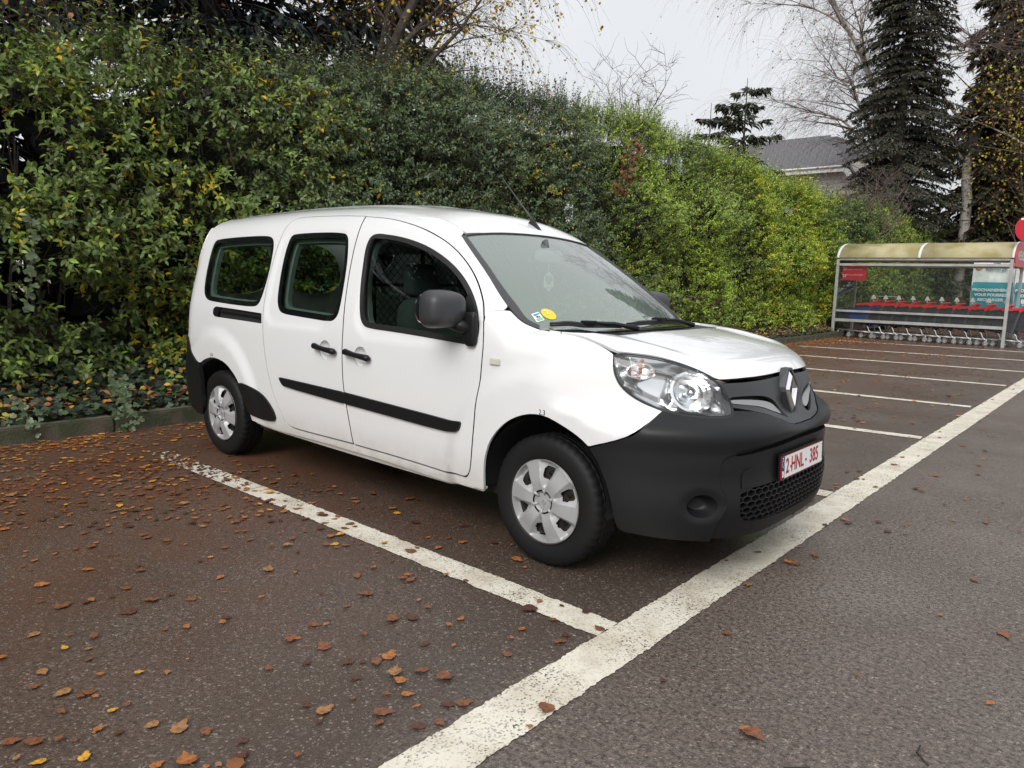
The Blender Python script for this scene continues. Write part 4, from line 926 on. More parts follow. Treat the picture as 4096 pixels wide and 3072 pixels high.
# ================================================================ ground
def asphalt_material():
    m = bpy.data.materials.new('wet_asphalt'); m.use_nodes = True; t = m.node_tree; b = t.nodes['Principled BSDF']
    tc_ = nd(t, 'ShaderNodeTexCoord'); ob = tc_.outputs['Object']
    def noise(sc, det=4, rough=.55): n = nd(t, 'ShaderNodeTexNoise'); n.inputs['Scale'].default_value = sc; n.inputs['Detail'].default_value = det; n.inputs['Roughness'].default_value = rough; t.links.new(ob, n.inputs['Vector']); return n.outputs[0]
    def rng_(v, a, b_, c, d): r = nd(t, 'ShaderNodeMapRange'); t.links.new(v, r.inputs[0]); [r.inputs.__getitem__(i+1).__setattr__('default_value', q) for i, q in enumerate((a, b_, c, d))]; return r.outputs[0]
    def mix(f_, a, b_):
        x = nd(t, 'ShaderNodeMix', data_type='RGBA'); t.links.new(f_, x.inputs[0])
        for i, v in ((6, a), (7, b_)):
            if isinstance(v, tuple): x.inputs[i].default_value = (*v, 1)
            else: t.links.new(v, x.inputs[i])
        return x.outputs[2]
    def mul(a, b_): x = nd(t, 'ShaderNodeMath', operation='MULTIPLY', use_clamp=True); t.links.new(a, x.inputs[0]); t.links.new(b_, x.inputs[1]); return x.outputs[0]
    vor = nd(t, 'ShaderNodeTexVoronoi'); vor.inputs['Scale'].default_value = 145; t.links.new(ob, vor.inputs['Vector'])
    chip = rng_(vor.outputs['Color'], .0, 1., .0, 1.)
    stone = rng_(chip, .72, .98, 0, 1)
    c = mix(rng_(noise(1.3, 5), .35, .68, 0, 1), (.122,.097,.081), (.190,.158,.136))
    c = mix(rng_(noise(55, 3, .7), .40, .66, 0, 1), c, (.034,.029,.026))
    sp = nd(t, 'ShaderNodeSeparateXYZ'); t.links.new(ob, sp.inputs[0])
    bay = rng_(sp.outputs[0], .75, .45, 0, 1); c = mix(mul(bay, rng_(noise(.9, 4), .3, .6, .45, .85)), c, (.056,.041,.032)); c = mix(rng_(noise(.33, 5, .6), .52, .66, 0, .38), c, (.045,.036,.030))  # bays darkened: partly ground shade by the van painted in, partly less worn
    c = mix(mul(stone, rng_(noise(30, 2), .4, .6, .25, .8)), c, (.38,.33,.285))
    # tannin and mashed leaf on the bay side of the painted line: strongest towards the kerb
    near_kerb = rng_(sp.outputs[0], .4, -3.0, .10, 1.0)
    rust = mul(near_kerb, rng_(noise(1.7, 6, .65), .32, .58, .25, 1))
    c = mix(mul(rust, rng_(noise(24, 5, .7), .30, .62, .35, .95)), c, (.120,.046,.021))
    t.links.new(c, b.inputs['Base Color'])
    ro = rng_(noise(.8, 4), .35, .65,   .26, .50); t.links.new(ro, b.inputs['Roughness']); b.inputs['Specular IOR Level'].default_value = .42
    hsum = nd(t, 'ShaderNodeMath', operation='ADD'); t.links.new(noise(70, 4, .7), hsum.inputs[0])
    vd = nd(t, 'ShaderNodeTexVoronoi'); vd.inputs['Scale'].default_value = 145; t.links.new(ob, vd.inputs['Vector']); inv = rng_(vd.outputs['Distance'], 0, .6, .8, 0); t.links.new(inv, hsum.inputs[1])
    bp = nd(t, 'ShaderNodeBump'); bp.inputs['Strength'].default_value = .42; bp.inputs['Distance'].default_value = .005; t.links.new(hsum.outputs[0], bp.inputs['Height']); t.links.new(bp.outputs[0], b.inputs['Normal'])
    return m
ASPH = asphalt_material()
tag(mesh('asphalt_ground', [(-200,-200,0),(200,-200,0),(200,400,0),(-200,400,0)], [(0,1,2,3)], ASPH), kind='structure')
# painted lines
def paint_material(name, wear):
    m = bpy.data.materials.new(name); m.use_nodes = True; t = m.node_tree; b = t.nodes['Principled BSDF']
    tc_ = nd(t, 'ShaderNodeTexCoord'); ob = tc_.outputs['Object']
    def noise(sc, det=4, rough=.6): n = nd(t, 'ShaderNodeTexNoise'); n.inputs['Scale'].default_value = sc; n.inputs['Detail'].default_value = det; n.inputs['Roughness'].default_value = rough; t.links.new(ob, n.inputs['Vector']); return n.outputs[0]
    def rng_(v, a, b_, c, d): r = nd(t, 'ShaderNodeMapRange'); t.links.new(v, r.inputs[0]); [r.inputs.__getitem__(i+1).__setattr__('default_value', q) for i, q in enumerate((a, b_, c, d))]; return r.outputs[0]
    mx = nd(t, 'ShaderNodeMix', data_type='RGBA'); mx.inputs[6].default_value = (.66,.62,.53,1); mx.inputs[7].default_value = (.52,.465,.37,1); t.links.new(rng_(noise(5, 5), .42, .66, 0, 1), mx.inputs[0])
    # pits: small dark pores plus broad worn patches
    vor = nd(t, 'ShaderNodeTexVoronoi'); vor.inputs['Scale'].default_value = 165; t.links.new(ob, vor.inputs['Vector'])
    pore = rng_(vor.outputs['Color'], .66, .82, 0, 1); patch = rng_(noise(3.2, 5, .7), .40, .62, .22, 1.0)
    mu = nd(t, 'ShaderNodeMath', operation='MULTIPLY', use_clamp=True); t.links.new(pore, mu.inputs[0]); t.links.new(patch, mu.inputs[1])
    big = rng_(noise(34, 6, .75), .66-wear, .74-wear, 0, 1); ad = nd(t, 'ShaderNodeMath', operation='MAXIMUM'); t.links.new(mu.outputs[0], ad.inputs[0])
    mg = nd(t, 'ShaderNodeMath', operation='MULTIPLY', use_clamp=True); t.links.new(big, mg.inputs[0]); t.links.new(patch, mg.inputs[1]); t.links.new(mg.outputs[0], ad.inputs[1])
    m2 = nd(t, 'ShaderNodeMix', data_type='RGBA'); m2.inputs[7].default_value = (.055,.045,.038,1); t.links.new(mx.outputs[2], m2.inputs[6]); t.links.new(ad.outputs[0], m2.inputs[0]); t.links.new(m2.outputs[2], b.inputs['Base Color'])
    b.inputs['Roughness'].default_value = .6
    bp = nd(t, 'ShaderNodeBump'); bp.inputs['Strength'].default_value = .5; bp.inputs['Distance'].default_value = .003; t.links.new(noise(90, 4, .7), bp.inputs['Height']); t.links.new(bp.outputs[0], b.inputs['Normal'])
    return m
PAINT = paint_material('worn_white_paint', .06); PAINT2 = paint_material('badly_worn_paint', .17)
def stripe(name, a, b, w, m, z, parent=None, seed=1, ragged=.004):
    a, b = np.array(a, float), np.array(b, float); L = np.linalg.norm(b-a); n = int(L/.011)+2; t = np.linspace(0, 1, n)[:, None]; d = (b-a)/L; s_ = np.array([-d[1], d[0]])
    r = np.random.default_rng(seed); sm = lambda a: np.convolve(a, np.ones(5)/5, 'same'); jl, jr = r.normal(0, ragged*.45, n)+sm(r.normal(0, ragged*1.3, n)), r.normal(0, ragged*.45, n)+sm(r.normal(0, ragged*1.3, n)); c = a+(b-a)*t
    A = c+s_*(w/2+jl)[:, None]; B = c-s_*(w/2+jr)[:, None]; V = [(x, y, z) for x, y in A]+[(x, y, z) for x, y in B]
    return mesh(name, V, [(i, n+i, n+i+1, i+1) for i in range(n-1)], m, parent)
mk = stripe('painted_edge_line', (.735,-4.6), (.535,17.2), .195, PAINT, .004, None, 3)
tag(mk, kind='structure')
st = stripe('painted_bay_line', (.61,-1.190), (-2.10,-1.170), .150, PAINT, .004, None, 5); tag(st, kind='structure')
def worn(name, x0, x1, yc, w, seed, c=.0125):                     # what is left of a line: ragged flakes of paint
    gx2, gy2 = np.meshgrid(np.arange(x0, x1, c), np.arange(yc-w/2, yc+w/2, c)); Q = np.stack([gx2.ravel(), gy2.ravel(), gx2.ravel()*0], 1)
    v_ = vnoise(Q*[1,2.2,1], 22., seed)+.7*vnoise(Q, 55., seed+1)+.35*np.random.default_rng(seed).normal(size=len(Q)); lim = np.interp(Q[:, 0], [x0, x0+.5*(x1-x0), x1], [.75, .10, -1.3]); Q = Q[v_ > lim]
    V = np.vstack([Q+[a*c/2*1.02, b*c/2*1.02, .004] for a, b in ((-1,-1),(1,-1),(1,1),(-1,1))]); n_ = len(Q); i_ = np.arange(n_); return tag(mesh(name, V, np.stack([i_, i_+n_, i_+2*n_, i_+3*n_], 1).tolist(), PAINT), kind='structure')
worn('worn_bay_line', -3.45, -2.095, -1.165, .150, 8)
for k, (x0, y0, x1, y1) in enumerate(((-4.1,1.40,.575,1.44), (-4.1,3.58,.535,4.00), (-4.1,6.10,.49,6.49), (-4.1,8.72,.46,9.17), (-4.1,11.05,.9,11.70), (-4.1,13.42,2.5,14.55), (-4.1,16.05,3.5,17.1))):
    tag(stripe('painted_bay_line', (x0,y0), (x1,y1), .14, PAINT, .004, None, 20+k, .005), kind='structure')
# kerb of separate stones
kerb_m = mat('mossy_concrete', (.098,.082,.062), .9, var=((.050,.058,.028), 6, 6, .42, .62), bump=(45, .7, .008))
kerb = empty('kerb'); tag(kerb, kind='structure')
kx = lambda y: -4.40-.012*y+.02*math.sin(y*.5)
ys = np.arange(-9.62, 17.6, 1.0)
km = MB(); km.box((-.065,-.496,-.10), (.065,.496,.135), .012); kmesh = None
for y in ys:
    if kmesh is None: o = km.build('kerb_stone', kerb_m, kerb); kmesh = o.data
    else: o = link('kerb_stone', kmesh, None, kerb)
    o.location = (kx(y)-.065+rng.normal(0, .003), y, rng.normal(0, .004)); o.rotation_euler = (rng.normal(0, .004), rng.normal(0, .01), rng.normal(0, .006))
# planted bank behind the kerb
def bank_z(x, y):
    d = np.clip(kx_arr(y)-.13-x, 0, 4); return .10+.55*np.minimum(d, 1.5)+.10*np.sin(y*1.3)*np.minimum(d, 1)+.05*np.sin(x*5+y*3.1)*np.minimum(d, 1)
def kx_arr(y): return -4.40-.012*y+.02*np.sin(y*.5)
gy, gd = np.meshgrid(np.arange(-11, 40, .25), np.linspace(0, 6, 25)); gx_ = kx_arr(gy)-.13-gd; gz = bank_z(gx_, gy); V = np.stack([gx_.ravel(), gy.ravel(), gz.ravel()], 1); nr, nc = gy.shape
Fc = [(i*nc+j, i*nc+j+1, (i+1)*nc+j+1, (i+1)*nc+j) for i in range(nr-1) for j in range(nc-1)]
tag(mesh('planted_bank', V, [q[::-1] for q in Fc], mat('leaf_mould', (.030,.022,.014), .95, var=((.065,.035,.016), 18, 6, .4, .62), bump=(30, .8, .03)), None, True), kind='structure')

# ================================================================ hedge: five plantings along the kerb
ZT = pchip([-12,-3,-1.5,-.7,1.0,2.4,3.8,5.2,6.5,9.3,11.4,14.9,18.3,22.6,28.6,40], [3.2,3.1,3.05,3.35,3.45,3.75,3.95,4.2,4.22,4.32,4.15,3.95,3.75,3.85,3.9,3.9])
def face_x(y, z):
    P = np.stack([y*0, y, z], 1); return -4.86-.10*z-.25*np.clip(z-2.6, 0, 3)**1.5+.24*vnoise(P, 1.0, 3)+.13*vnoise(P, 2.8, 4)-.10*np.exp(-((z-.3)/.35)**2)
G_ = dict(dark=(.084,.120,.044), mid=(.132,.188,.044), lite=(.220,.300,.048), yel=(.55,.38,.020), lime=(.290,.400,.030), gold=(.46,.38,.030), blue=(.122,.166,.092), brown=(.17,.075,.030), orange=(.42,.19,.05))
def shrub(name, label, y0, y1, nshoot, leaf, per, wts, seed, zlow=.35, fine=True, singles=0, gaps=0, topw=.12, lean=(.75,-.05,.55), depth=.42, gain=1.):
    r = np.random.default_rng(seed); n = nshoot
    y = r.uniform(y0, y1, n)+r.normal(0, .45, n); zt = ZT(y)+.12*vnoise(np.stack([y, y*0, y*0], 1), 2.2, seed)
    q = r.uniform(0, 1, n); z = zlow+(zt-zlow)*q**.9
    top = r.uniform(0, 1, n) < topw; z[top] = zt[top]-.25*r.uniform(0, 1, top.sum())
    x = face_x(y, z)-r.exponential(depth*.45, n).clip(0, depth*1.6); x[top] = face_x(y, z)[top]-r.uniform(0, 1.1, top.sum())
    cl = vnoise(np.stack([x, y, z], 1), 1.9, seed+5)
    keep = cl > -.82-.2*r.normal(size=n)
    if gaps:
        for (gy0, gz0, gr) in gaps: keep &= ~(((y-gy0)**2+((z-gz0)*1.1)**2 < (gr*(1+.3*r.normal(size=n)))**2) & (r.uniform(size=n) < .94))
    x, y, z, zt, top, cl = [a[keep] for a in (x, y, z, zt, top, cl)]; n = len(x); B = np.stack([x, y, z], 1)
    d = np.stack([np.full(n, lean[0]), np.full(n, lean[1]), np.full(n, lean[2])], 1)+r.normal(0, .38, (n, 3)); d[top] = np.stack([r.normal(.12, .22, top.sum()), r.normal(0, .25, top.sum()), np.full(top.sum(), 1.)], 1); d = norm(d)
    Ls = r.uniform(.16, .34, n)*(leaf/.06)**.5; Ls[top] *= r.uniform(1.0, 2.4, top.sum())
    droop = np.where(top, .05, .55)
    # leaves in pairs along each shoot
    k = per; t = (np.arange(k)+.5)/k; tt = np.tile(t, n); idx = np.repeat(np.arange(n), k)
    Pp = B[idx]+d[idx]*(Ls[idx]*tt)[:, None]; Pp[:, 2] -= droop[idx]*Ls[idx]*tt**2*.6
    tang = d[idx].copy(); tang[:, 2] -= droop[idx]*tt; tang = norm(tang)
    ref = norm(r.normal(size=(n, 3)))[idx]; sd = norm(np.cross(tang, ref)); ang = np.tile(np.arange(k) % 2*np.pi, n)+np.tile(np.arange(k)//2*1.35, n)+r.normal(0, .35, n*k)
    sd2 = np.cross(tang, sd); side = sd*np.cos(ang)[:, None]+sd2*np.sin(ang)[:, None]
    Dl = norm(tang*.55+side*.85+np.array([0, 0, -.18])+r.normal(0, .15, (n*k, 3))); Nl = norm(np.array([.35, -.15, 1.])+.55*tang+r.normal(0, .40, (n*k, 3)))
    sz = leaf*r.normal(1, .2, n*k).clip(.55, 1.5)*(1-.25*tt)
    # colour: by clump, by shoot, by leaf
    cn = vnoise(B, 1.1, seed+9)[idx]; names, wv = zip(*wts); wv = np.array(wv, float); base = np.array([G_[a] for a in names])
    u = (cn*.26+.5+r.normal(0, .17, n)[idx]+r.normal(0, .13, n*k)).clip(.001, .999); cw = np.cumsum(wv/wv.sum()); ci = np.searchsorted(cw, u).clip(0, len(cw)-1)
    col = np.clip(base[ci]*gain*r.normal(1, .18, (n*k, 1))*r.normal(1, .06, (n*k, 3)), .004, 1)
    root = empty(name, (float(face_x(np.array([(y0+y1)/2]), np.array([.4]))[0]), (y0+y1)/2, .3)); tag(root, label, 'hedge', 'hedge plantings behind the kerb'); inv = np.array(root.location)
    if singles:                          # the largest leaves towards the camera are pieces of their own
        dist = np.linalg.norm(Pp-np.array(CAM), axis=1); sc_ = sz/dist; vis = (Pp[:, 0] > face_x(Pp[:, 1], Pp[:, 2])-.03) & (Pp[:, 2] > 1.0)
        cand = np.where(vis)[0]; cand = cand[np.argsort(-sc_[cand])[:singles]]
        Vq, Fq, _c = leaves(np.zeros((1, 3)), np.array([[0, 1., 0]]), np.array([[0, 0, 1.]]), 1., .46, np.ones((1, 3)), True)
        lm = {}
        for i in cand:
            key = int(ci[i])
            if key not in lm:
                me = bpy.data.meshes.new('leaf'); me.from_pydata(Vq.tolist(), [], Fq.tolist()); me.update(); c = base[key]; mt = mat('leaf_'+names[key], tuple(float(v) for v in c), .42, spec=.4); me.materials.append(mt); lm[key] = me
            o = link('leaf', lm[key], None, root); D_ = Vector(Dl[i]).normalized(); S_ = D_.cross(Vector(Nl[i])).normalized(); N_ = S_.cross(D_); mt4 = (Matrix((S_, D_, N_)).transposed().to_4x4()) @ Matrix.Diagonal((sz[i], sz[i], sz[i], 1)); mt4.translation = Vector(Pp[i]-inv); o.matrix_local = mt4
        msk = np.ones(n*k, bool); msk[cand] = False; Pp, Dl, Nl, sz, col = [a[msk] for a in (Pp, Dl, Nl, sz, col)]
    V, Fc, Cc = leaves(Pp-inv, Dl, Nl, sz, sz*.42, col, fine); fastmesh('foliage', V, Fc, Cc, LEAF, root, 'stuff')
    Ee = B+d*Ls[:, None]; Ee[:, 2] -= droop*Ls*.5; V, Fc = twigs(B-inv-d*.15, Ee-inv, .0035, .0012); fastmesh('shoots', V, Fc, None, dark_twig if not fine else twig_m, root, 'stuff')
    # main stems rising out of the bank
    ns = max(5, int((y1-y0)*3)); ya = r.uniform(y0, y1, ns); xa = -5.75+r.normal(0, .12, ns); mb = MB()
    for i in range(ns):
        h_ = float(ZT(ya[i]))*r.uniform(.7, .95); sl = r.normal(0, .07, 2); pts = [(xa[i]+sl[0]*j*.6+r.normal(0, .015)-inv[0], ya[i]+sl[1]*j+r.normal(0, .02)-inv[1], .2+h_*j/5-inv[2]) for j in range(6)]; mb.tube(pts, [.024,.021,.018,.014,.010,.006], 6)
    o = mb.build('stems', bark, root, fixn=False); o['kind'] = 'stuff'
    # added dark sheet: shade painted into the hedge, stops light and view
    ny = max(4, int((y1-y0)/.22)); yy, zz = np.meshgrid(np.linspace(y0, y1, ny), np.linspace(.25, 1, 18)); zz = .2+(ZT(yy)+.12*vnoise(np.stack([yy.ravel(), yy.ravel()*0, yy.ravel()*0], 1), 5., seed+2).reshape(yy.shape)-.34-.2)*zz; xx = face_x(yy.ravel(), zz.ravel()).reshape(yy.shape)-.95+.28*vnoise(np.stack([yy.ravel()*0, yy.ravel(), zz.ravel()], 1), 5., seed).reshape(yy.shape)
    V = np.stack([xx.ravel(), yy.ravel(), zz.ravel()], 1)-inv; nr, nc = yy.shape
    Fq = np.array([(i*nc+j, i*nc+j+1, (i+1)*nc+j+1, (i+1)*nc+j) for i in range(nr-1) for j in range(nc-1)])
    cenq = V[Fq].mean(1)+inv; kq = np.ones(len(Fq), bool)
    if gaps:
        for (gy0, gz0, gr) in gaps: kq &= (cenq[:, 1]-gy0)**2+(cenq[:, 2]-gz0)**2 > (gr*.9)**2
    fastmesh('shade_backing', V, Fq[kq], None, core_m, root, 'stuff')
    return root
shrub('hedge_shrub', 'leafy shrub with yellowing leaves left of the van', -8.5, 1.4, 8400, .078, 10, (('dark',.26),('mid',.38),('lite',.22),('yel',.11)), 11, .40, True, 300, gaps=[(-1.50,2.40,.42),(-1.45,1.15,.34),(-1.0,.95,.24),(-.3,2.80,.22),(.3,2.45,.16),(-2.6,1.8,.5)], depth=.75)
shrub('hedge_shrub', 'dense dark green hedge planting directly above the van roof', 1.4, 7.4, 7400, .061, 12, (('dark',.34),('blue',.34),('mid',.26),('lite',.05),('yel',.01)), 12, .35, True, 300, depth=.65)
shrub('hedge_shrub', 'bright fresh green hedge planting right of the windscreen', 7.4, 13.2, 5700, .058, 12, (('dark',.08),('mid',.26),('lite',.38),('lime',.30)), 13, .35, True, 150, topw=.2, lean=(.55,-.05,.9), gain=1.3)
shrub('hedge_shrub', 'yellow-green hedge planting just left of the trolley shelter', 13.2, 18.6, 4800, .070, 12, (('dark',.08),('mid',.22),('lite',.30),('lime',.26),('gold',.14)), 14, .3, False, topw=.2, lean=(.5,-.05,.9), gain=1.25)
shrub('hedge_shrub', 'mixed green and gold hedge planting behind the trolley shelter', 18.6, 39., 6000, .105, 12, (('dark',.28),('mid',.34),('lite',.24),('lime',.08),('gold',.06)), 15, .3, False)

# ---------------------------------------------------------------- ivy over the bank and creeping on the kerb
IV = np.array([[0,0,0],[-.42,-.08,.03],[-.55,.28,.05],[-.30,.38,.02],[-.36,.74,.05],[0,1.,0],[.36,.74,.05],[.30,.38,.02],[.55,.28,.05],[.42,-.08,.03]]); 
def ivy(name, label, n, ysp, xs0, seed, singles=0):
    r = np.random.default_rng(seed); y = r.uniform(*ysp, n); d = r.uniform(0, 1, n)**1.1*xs0; x = kx_arr(y)-.10-d; cl = vnoise(np.stack([x, y, x*0], 1), 3.0, seed); kp = cl > -.75; y, x, d = y[kp], x[kp], d[kp]; n = len(y)
    z = bank_z(x, y)+r.uniform(.01, .13, n); P = np.stack([x, y, z], 1); D = norm(np.stack([r.normal(.7, .5, n), r.normal(0, .7, n), r.normal(-.35, .3, n)], 1)); N = norm(np.stack([r.normal(.55, .3, n), r.normal(-.2, .3, n), np.ones(n)], 1))
    S = norm(np.cross(D, N)); N = np.cross(S, D); L = r.uniform(.035, .075, n); col = pick([(.036,.058,.036),(.055,.088,.042),(.10,.145,.046),(.030,.042,.032)], (4,3,1,3), n, r)
    root = empty(name, (-4.8, sum(ysp)/2, .2)); tag(root, label, 'ivy'); inv = np.array(root.location)
    if singles:
        cand = np.argsort(-(L/np.linalg.norm(P-np.array(CAM), axis=1)))[:singles]; me = bpy.data.meshes.new('leaf'); me.from_pydata(IV.tolist(), [], [(0,1,2,3),(0,3,4,5),(0,5,6,7),(0,7,8,9)]); me.update(); me.materials.append(mat('ivy_leaf', (.042,.066,.036), .4, spec=.45, var=((.085,.12,.04), 1.7, 2, .45, .6)))
        for i in cand:
            o = link('leaf', me, None, root); m4 = Matrix((Vector(S[i]), Vector(D[i]), Vector(N[i]))).transposed().to_4x4() @ Matrix.Diagonal((L[i], L[i], L[i], 1)); m4.translation = Vector(P[i]-inv); o.matrix_local = m4
        k_ = np.ones(n, bool); k_[cand] = False; P, D, S, N, L, col = [a[k_] for a in (P, D, S, N, L, col)]; n = len(P)
    V = (P-inv)[:, None]+(S[:, None]*IV[None, :, :1]+D[:, None]*IV[None, :, 1:2]+N[:, None]*IV[None, :, 2:])*L[:, None, None]
    ff = np.array([(0,1,2,3),(0,3,4,5),(0,5,6,7),(0,7,8,9)]); Fc = (ff[None]+np.arange(n)[:, None, None]*10).reshape(-1, 4)
    fastmesh('foliage', V.reshape(-1, 3), Fc, np.repeat(col, 10, 0), LEAF, root, 'stuff'); return root
ivy('ivy', 'dark ivy carpet over the bank left of the rear wheel', 9000, (-6.5, 2.2), 1.25, 31, 300)
ivy('ivy', 'low ivy strip at the foot of the hedge beyond the bonnet', 7000, (2.2, 17.5), 1.0, 32)
# ivy trails hanging out of the shrub and over the kerb
def trail(label, pts, n, seed, L0=.075, spread=.014):
    r = np.random.default_rng(seed); pts = resample(np.array(pts, float), .02, False); root = empty('ivy_trail', tuple(pts[0])); tag(root, label, 'ivy'); inv = pts[0]; mb = MB(); mb.tube([tuple(p_-inv) for p_ in pts[::3]], .003, 5); mb.build('stem', twig_m, root)
    me = bpy.data.meshes.new('leaf'); me.from_pydata(IV.tolist(), [], [(0,1,2,3),(0,3,4,5),(0,5,6,7),(0,7,8,9)]); me.update(); me.materials.append(mat('ivy_trail_leaf', (.060,.092,.045), .42, var=((.11,.15,.05), 1.3, 2, .45, .6)))
    for i in range(n):
        p_ = pts[int((i+.5)/n*(len(pts)-1))]-inv+r.normal(0, spread, 3); D_ = Vector((r.normal(.35, .3), (1 if i % 2 else -1)*.8+r.normal(0, .4), -.55+r.normal(0, .3))).normalized(); N_ = Vector((.8+r.normal(0, .3), -.35+r.normal(0, .4), .5+r.normal(0, .3))); S_ = D_.cross(N_).normalized(); N_ = S_.cross(D_); q = L0*r.uniform(.7, 1.15)
        o = link('leaf', me, None, root); m4 = Matrix((S_, D_, N_)).transposed().to_4x4() @ Matrix.Diagonal((q, q, q, 1)); m4.translation = Vector(p_); o.matrix_local = m4
trail('long pale ivy trail hanging free below the shrub', [(-4.72,-1.55,1.75),(-4.66,-1.57,1.5),(-4.62,-1.60,1.25),(-4.60,-1.66,1.02)], 16, 41)
trail('bushy ivy tongue spilling over the kerb onto the asphalt', [(-4.75,-.95,.42),(-4.52,-.98,.30),(-4.40,-1.0,.17),(-4.32,-1.02,.05)], 90, 42, .052, .045)
trail('thin ivy tongue over the kerb at the left edge', [(-4.62,-1.75,.33),(-4.45,-1.74,.21),(-4.35,-1.72,.08)], 34, 43, .048, .035)

# ================================================================ trees
def tree_obj(name, label, base, cat='tree', group=None):
    o = empty(name, base); tag(o, label, cat, group); return o
def grow(r, base, h, n_main, spread, droop, levels, seglen=.5, r0=.16, lean=(0,0), up=.75, start=.25, len0=.42):
    """branching skeleton -> list of (A,B,ra,rb,level) segments and the tip points with directions"""
    segs = []; tips = []
    def chain(p_, d, L, rad, lev):
        n = max(2, int(L/seglen/(1+lev*.4)*(1.6 if lev else 1))); st_ = L/n; pts = [p_]
        for i in range(n):
            d = d+r.normal(0, .10+.05*lev, 3); d[2] += (-droop*(lev > 0)*(i/n)*.30*(1+lev*.5)+(.05 if lev == 0 else 0)); d = d/np.linalg.norm(d); q = pts[-1]+d*st_
            segs.append((pts[-1], q, rad*(1-.85*i/n), rad*(1-.85*(i+1)/n), lev)); pts.append(q)
            if lev >= levels-1: tips.append((q, d.copy(), lev))
            if lev < levels and i >= (n*start if lev == 0 else 0):
                nb = n_main if lev == 0 else (2 if r.uniform() < .75 else 1)
                for _ in range(nb):
                    a = r.uniform(0, 6.283); hd = np.array([math.cos(a), math.sin(a), 0.]); bd = hd*spread+d*(.5)+np.array([0, 0, up if lev == 0 else .1]); bd /= np.linalg.norm(bd)
                    chain(q, bd, L*(len0 if lev == 0 else .55)*r.uniform(.6, 1.15)*((1.1-.75*i/n) if lev == 0 else 1), max(rad*(1-.85*i/n)*.55, .004), lev+1)
    d0 = np.array([lean[0], lean[1], 1.]); chain(np.array(base, float), d0/np.linalg.norm(d0), h, r0, 0); return segs, tips
def build_branches(root, segs, m_big, m_thin, lim=.02):
    inv = np.array(root.location); A = np.array([s_[0] for s_ in segs])-inv; B = np.array([s_[1] for s_ in segs])-inv; ra = np.array([s_[2] for s_ in segs]); rb = np.array([s_[3] for s_ in segs]); big = ra > lim
    V, Fc = twigs(A[big], B[big], ra[big], rb[big], 8); fastmesh('trunk', V, Fc, None, m_big, root, None, True)
    if (~big).any(): V, Fc = twigs(A[~big], B[~big], np.maximum(ra[~big], .004), np.maximum(rb[~big], .003), 4); o = fastmesh('branches', V, Fc, None, m_thin, root, 'stuff')
def hanging(root, tips, r, per, L, rad, m, name='twigs', seg=4, spreadk=.25, lift=.1):
    """fine pendulous twigs from the branch ends"""
    T = np.array([t_[0] for t_ in tips]); Dd = np.array([t_[1] for t_ in tips]); i = np.repeat(np.arange(len(T)), per); P = T[i].copy(); d = norm(Dd[i]+r.normal(0, spreadk*2, (len(i), 3))+[0, 0, lift]); Ls = L*r.uniform(.4, 1.2, len(i)); inv = np.array(root.location); A = []; B = []; ra = []; ends = []
    for k in range(seg):
        q = P+d*(Ls/seg)[:, None]; A.append(P.copy()); B.append(q); ra.append(np.full(len(i), rad*(1-k/(seg+.5)))); P = q; ends.append(q.copy()); d = norm(d+[0, 0, -.55]+r.normal(0, .13, d.shape))
    A, B, ra = np.vstack(A), np.vstack(B), np.concatenate(ra); V, Fc = twigs(A-inv, B-inv, ra, ra*.75, 3); fastmesh(name, V, Fc, None, m, root, 'stuff'); return np.vstack(ends)
def leaf_cluster(root, P, r, leaf, wts, m=LEAF, name='foliage', fine=False, hang=-.6):
    n = len(P); inv = np.array(root.location); D = norm(r.normal(0, .6, (n, 3))+[0, 0, hang]); N = norm(r.normal(0, .7, (n, 3))+[.3, -.3, .5]); names, wv = zip(*wts); col = pick([G_[a] for a in names], wv, n, r); L = leaf*r.uniform(.7, 1.25, n)
    V, Fc, C_ = leaves(P-inv+r.normal(0, .03, (n, 3)), D, N, L, L*.7, col, fine); fastmesh(name, V, Fc, C_, m, root, 'stuff')
def birch(label, base, h, seed, leaf_wts=None, nleaf=0, per=5, L=1.3, lean=(0,0), n_main=2, bark_=None, twig=None, rad=.004, r0=.17, leaf=.055, seglen=.55, frac=1.):
    r = np.random.default_rng(seed); root = tree_obj('birch_tree', label, base); segs, tips = grow(r, base, h, n_main, .85, .55, 2, seglen, r0, lean, .75, .22, .40); build_branches(root, segs, bark_ or birch_bark, twig_r if twig is None else twig, .035)
    if frac < 1: tips = [tips[i] for i in np.sort(r.choice(len(tips), int(len(tips)*frac), replace=False))]
    ends = hanging(root, tips, r, per, L, rad, twig or twig_r)
    if nleaf: leaf_cluster(root, ends[r.choice(len(ends), nleaf)], r, leaf, leaf_wts, fine=True)
    return root
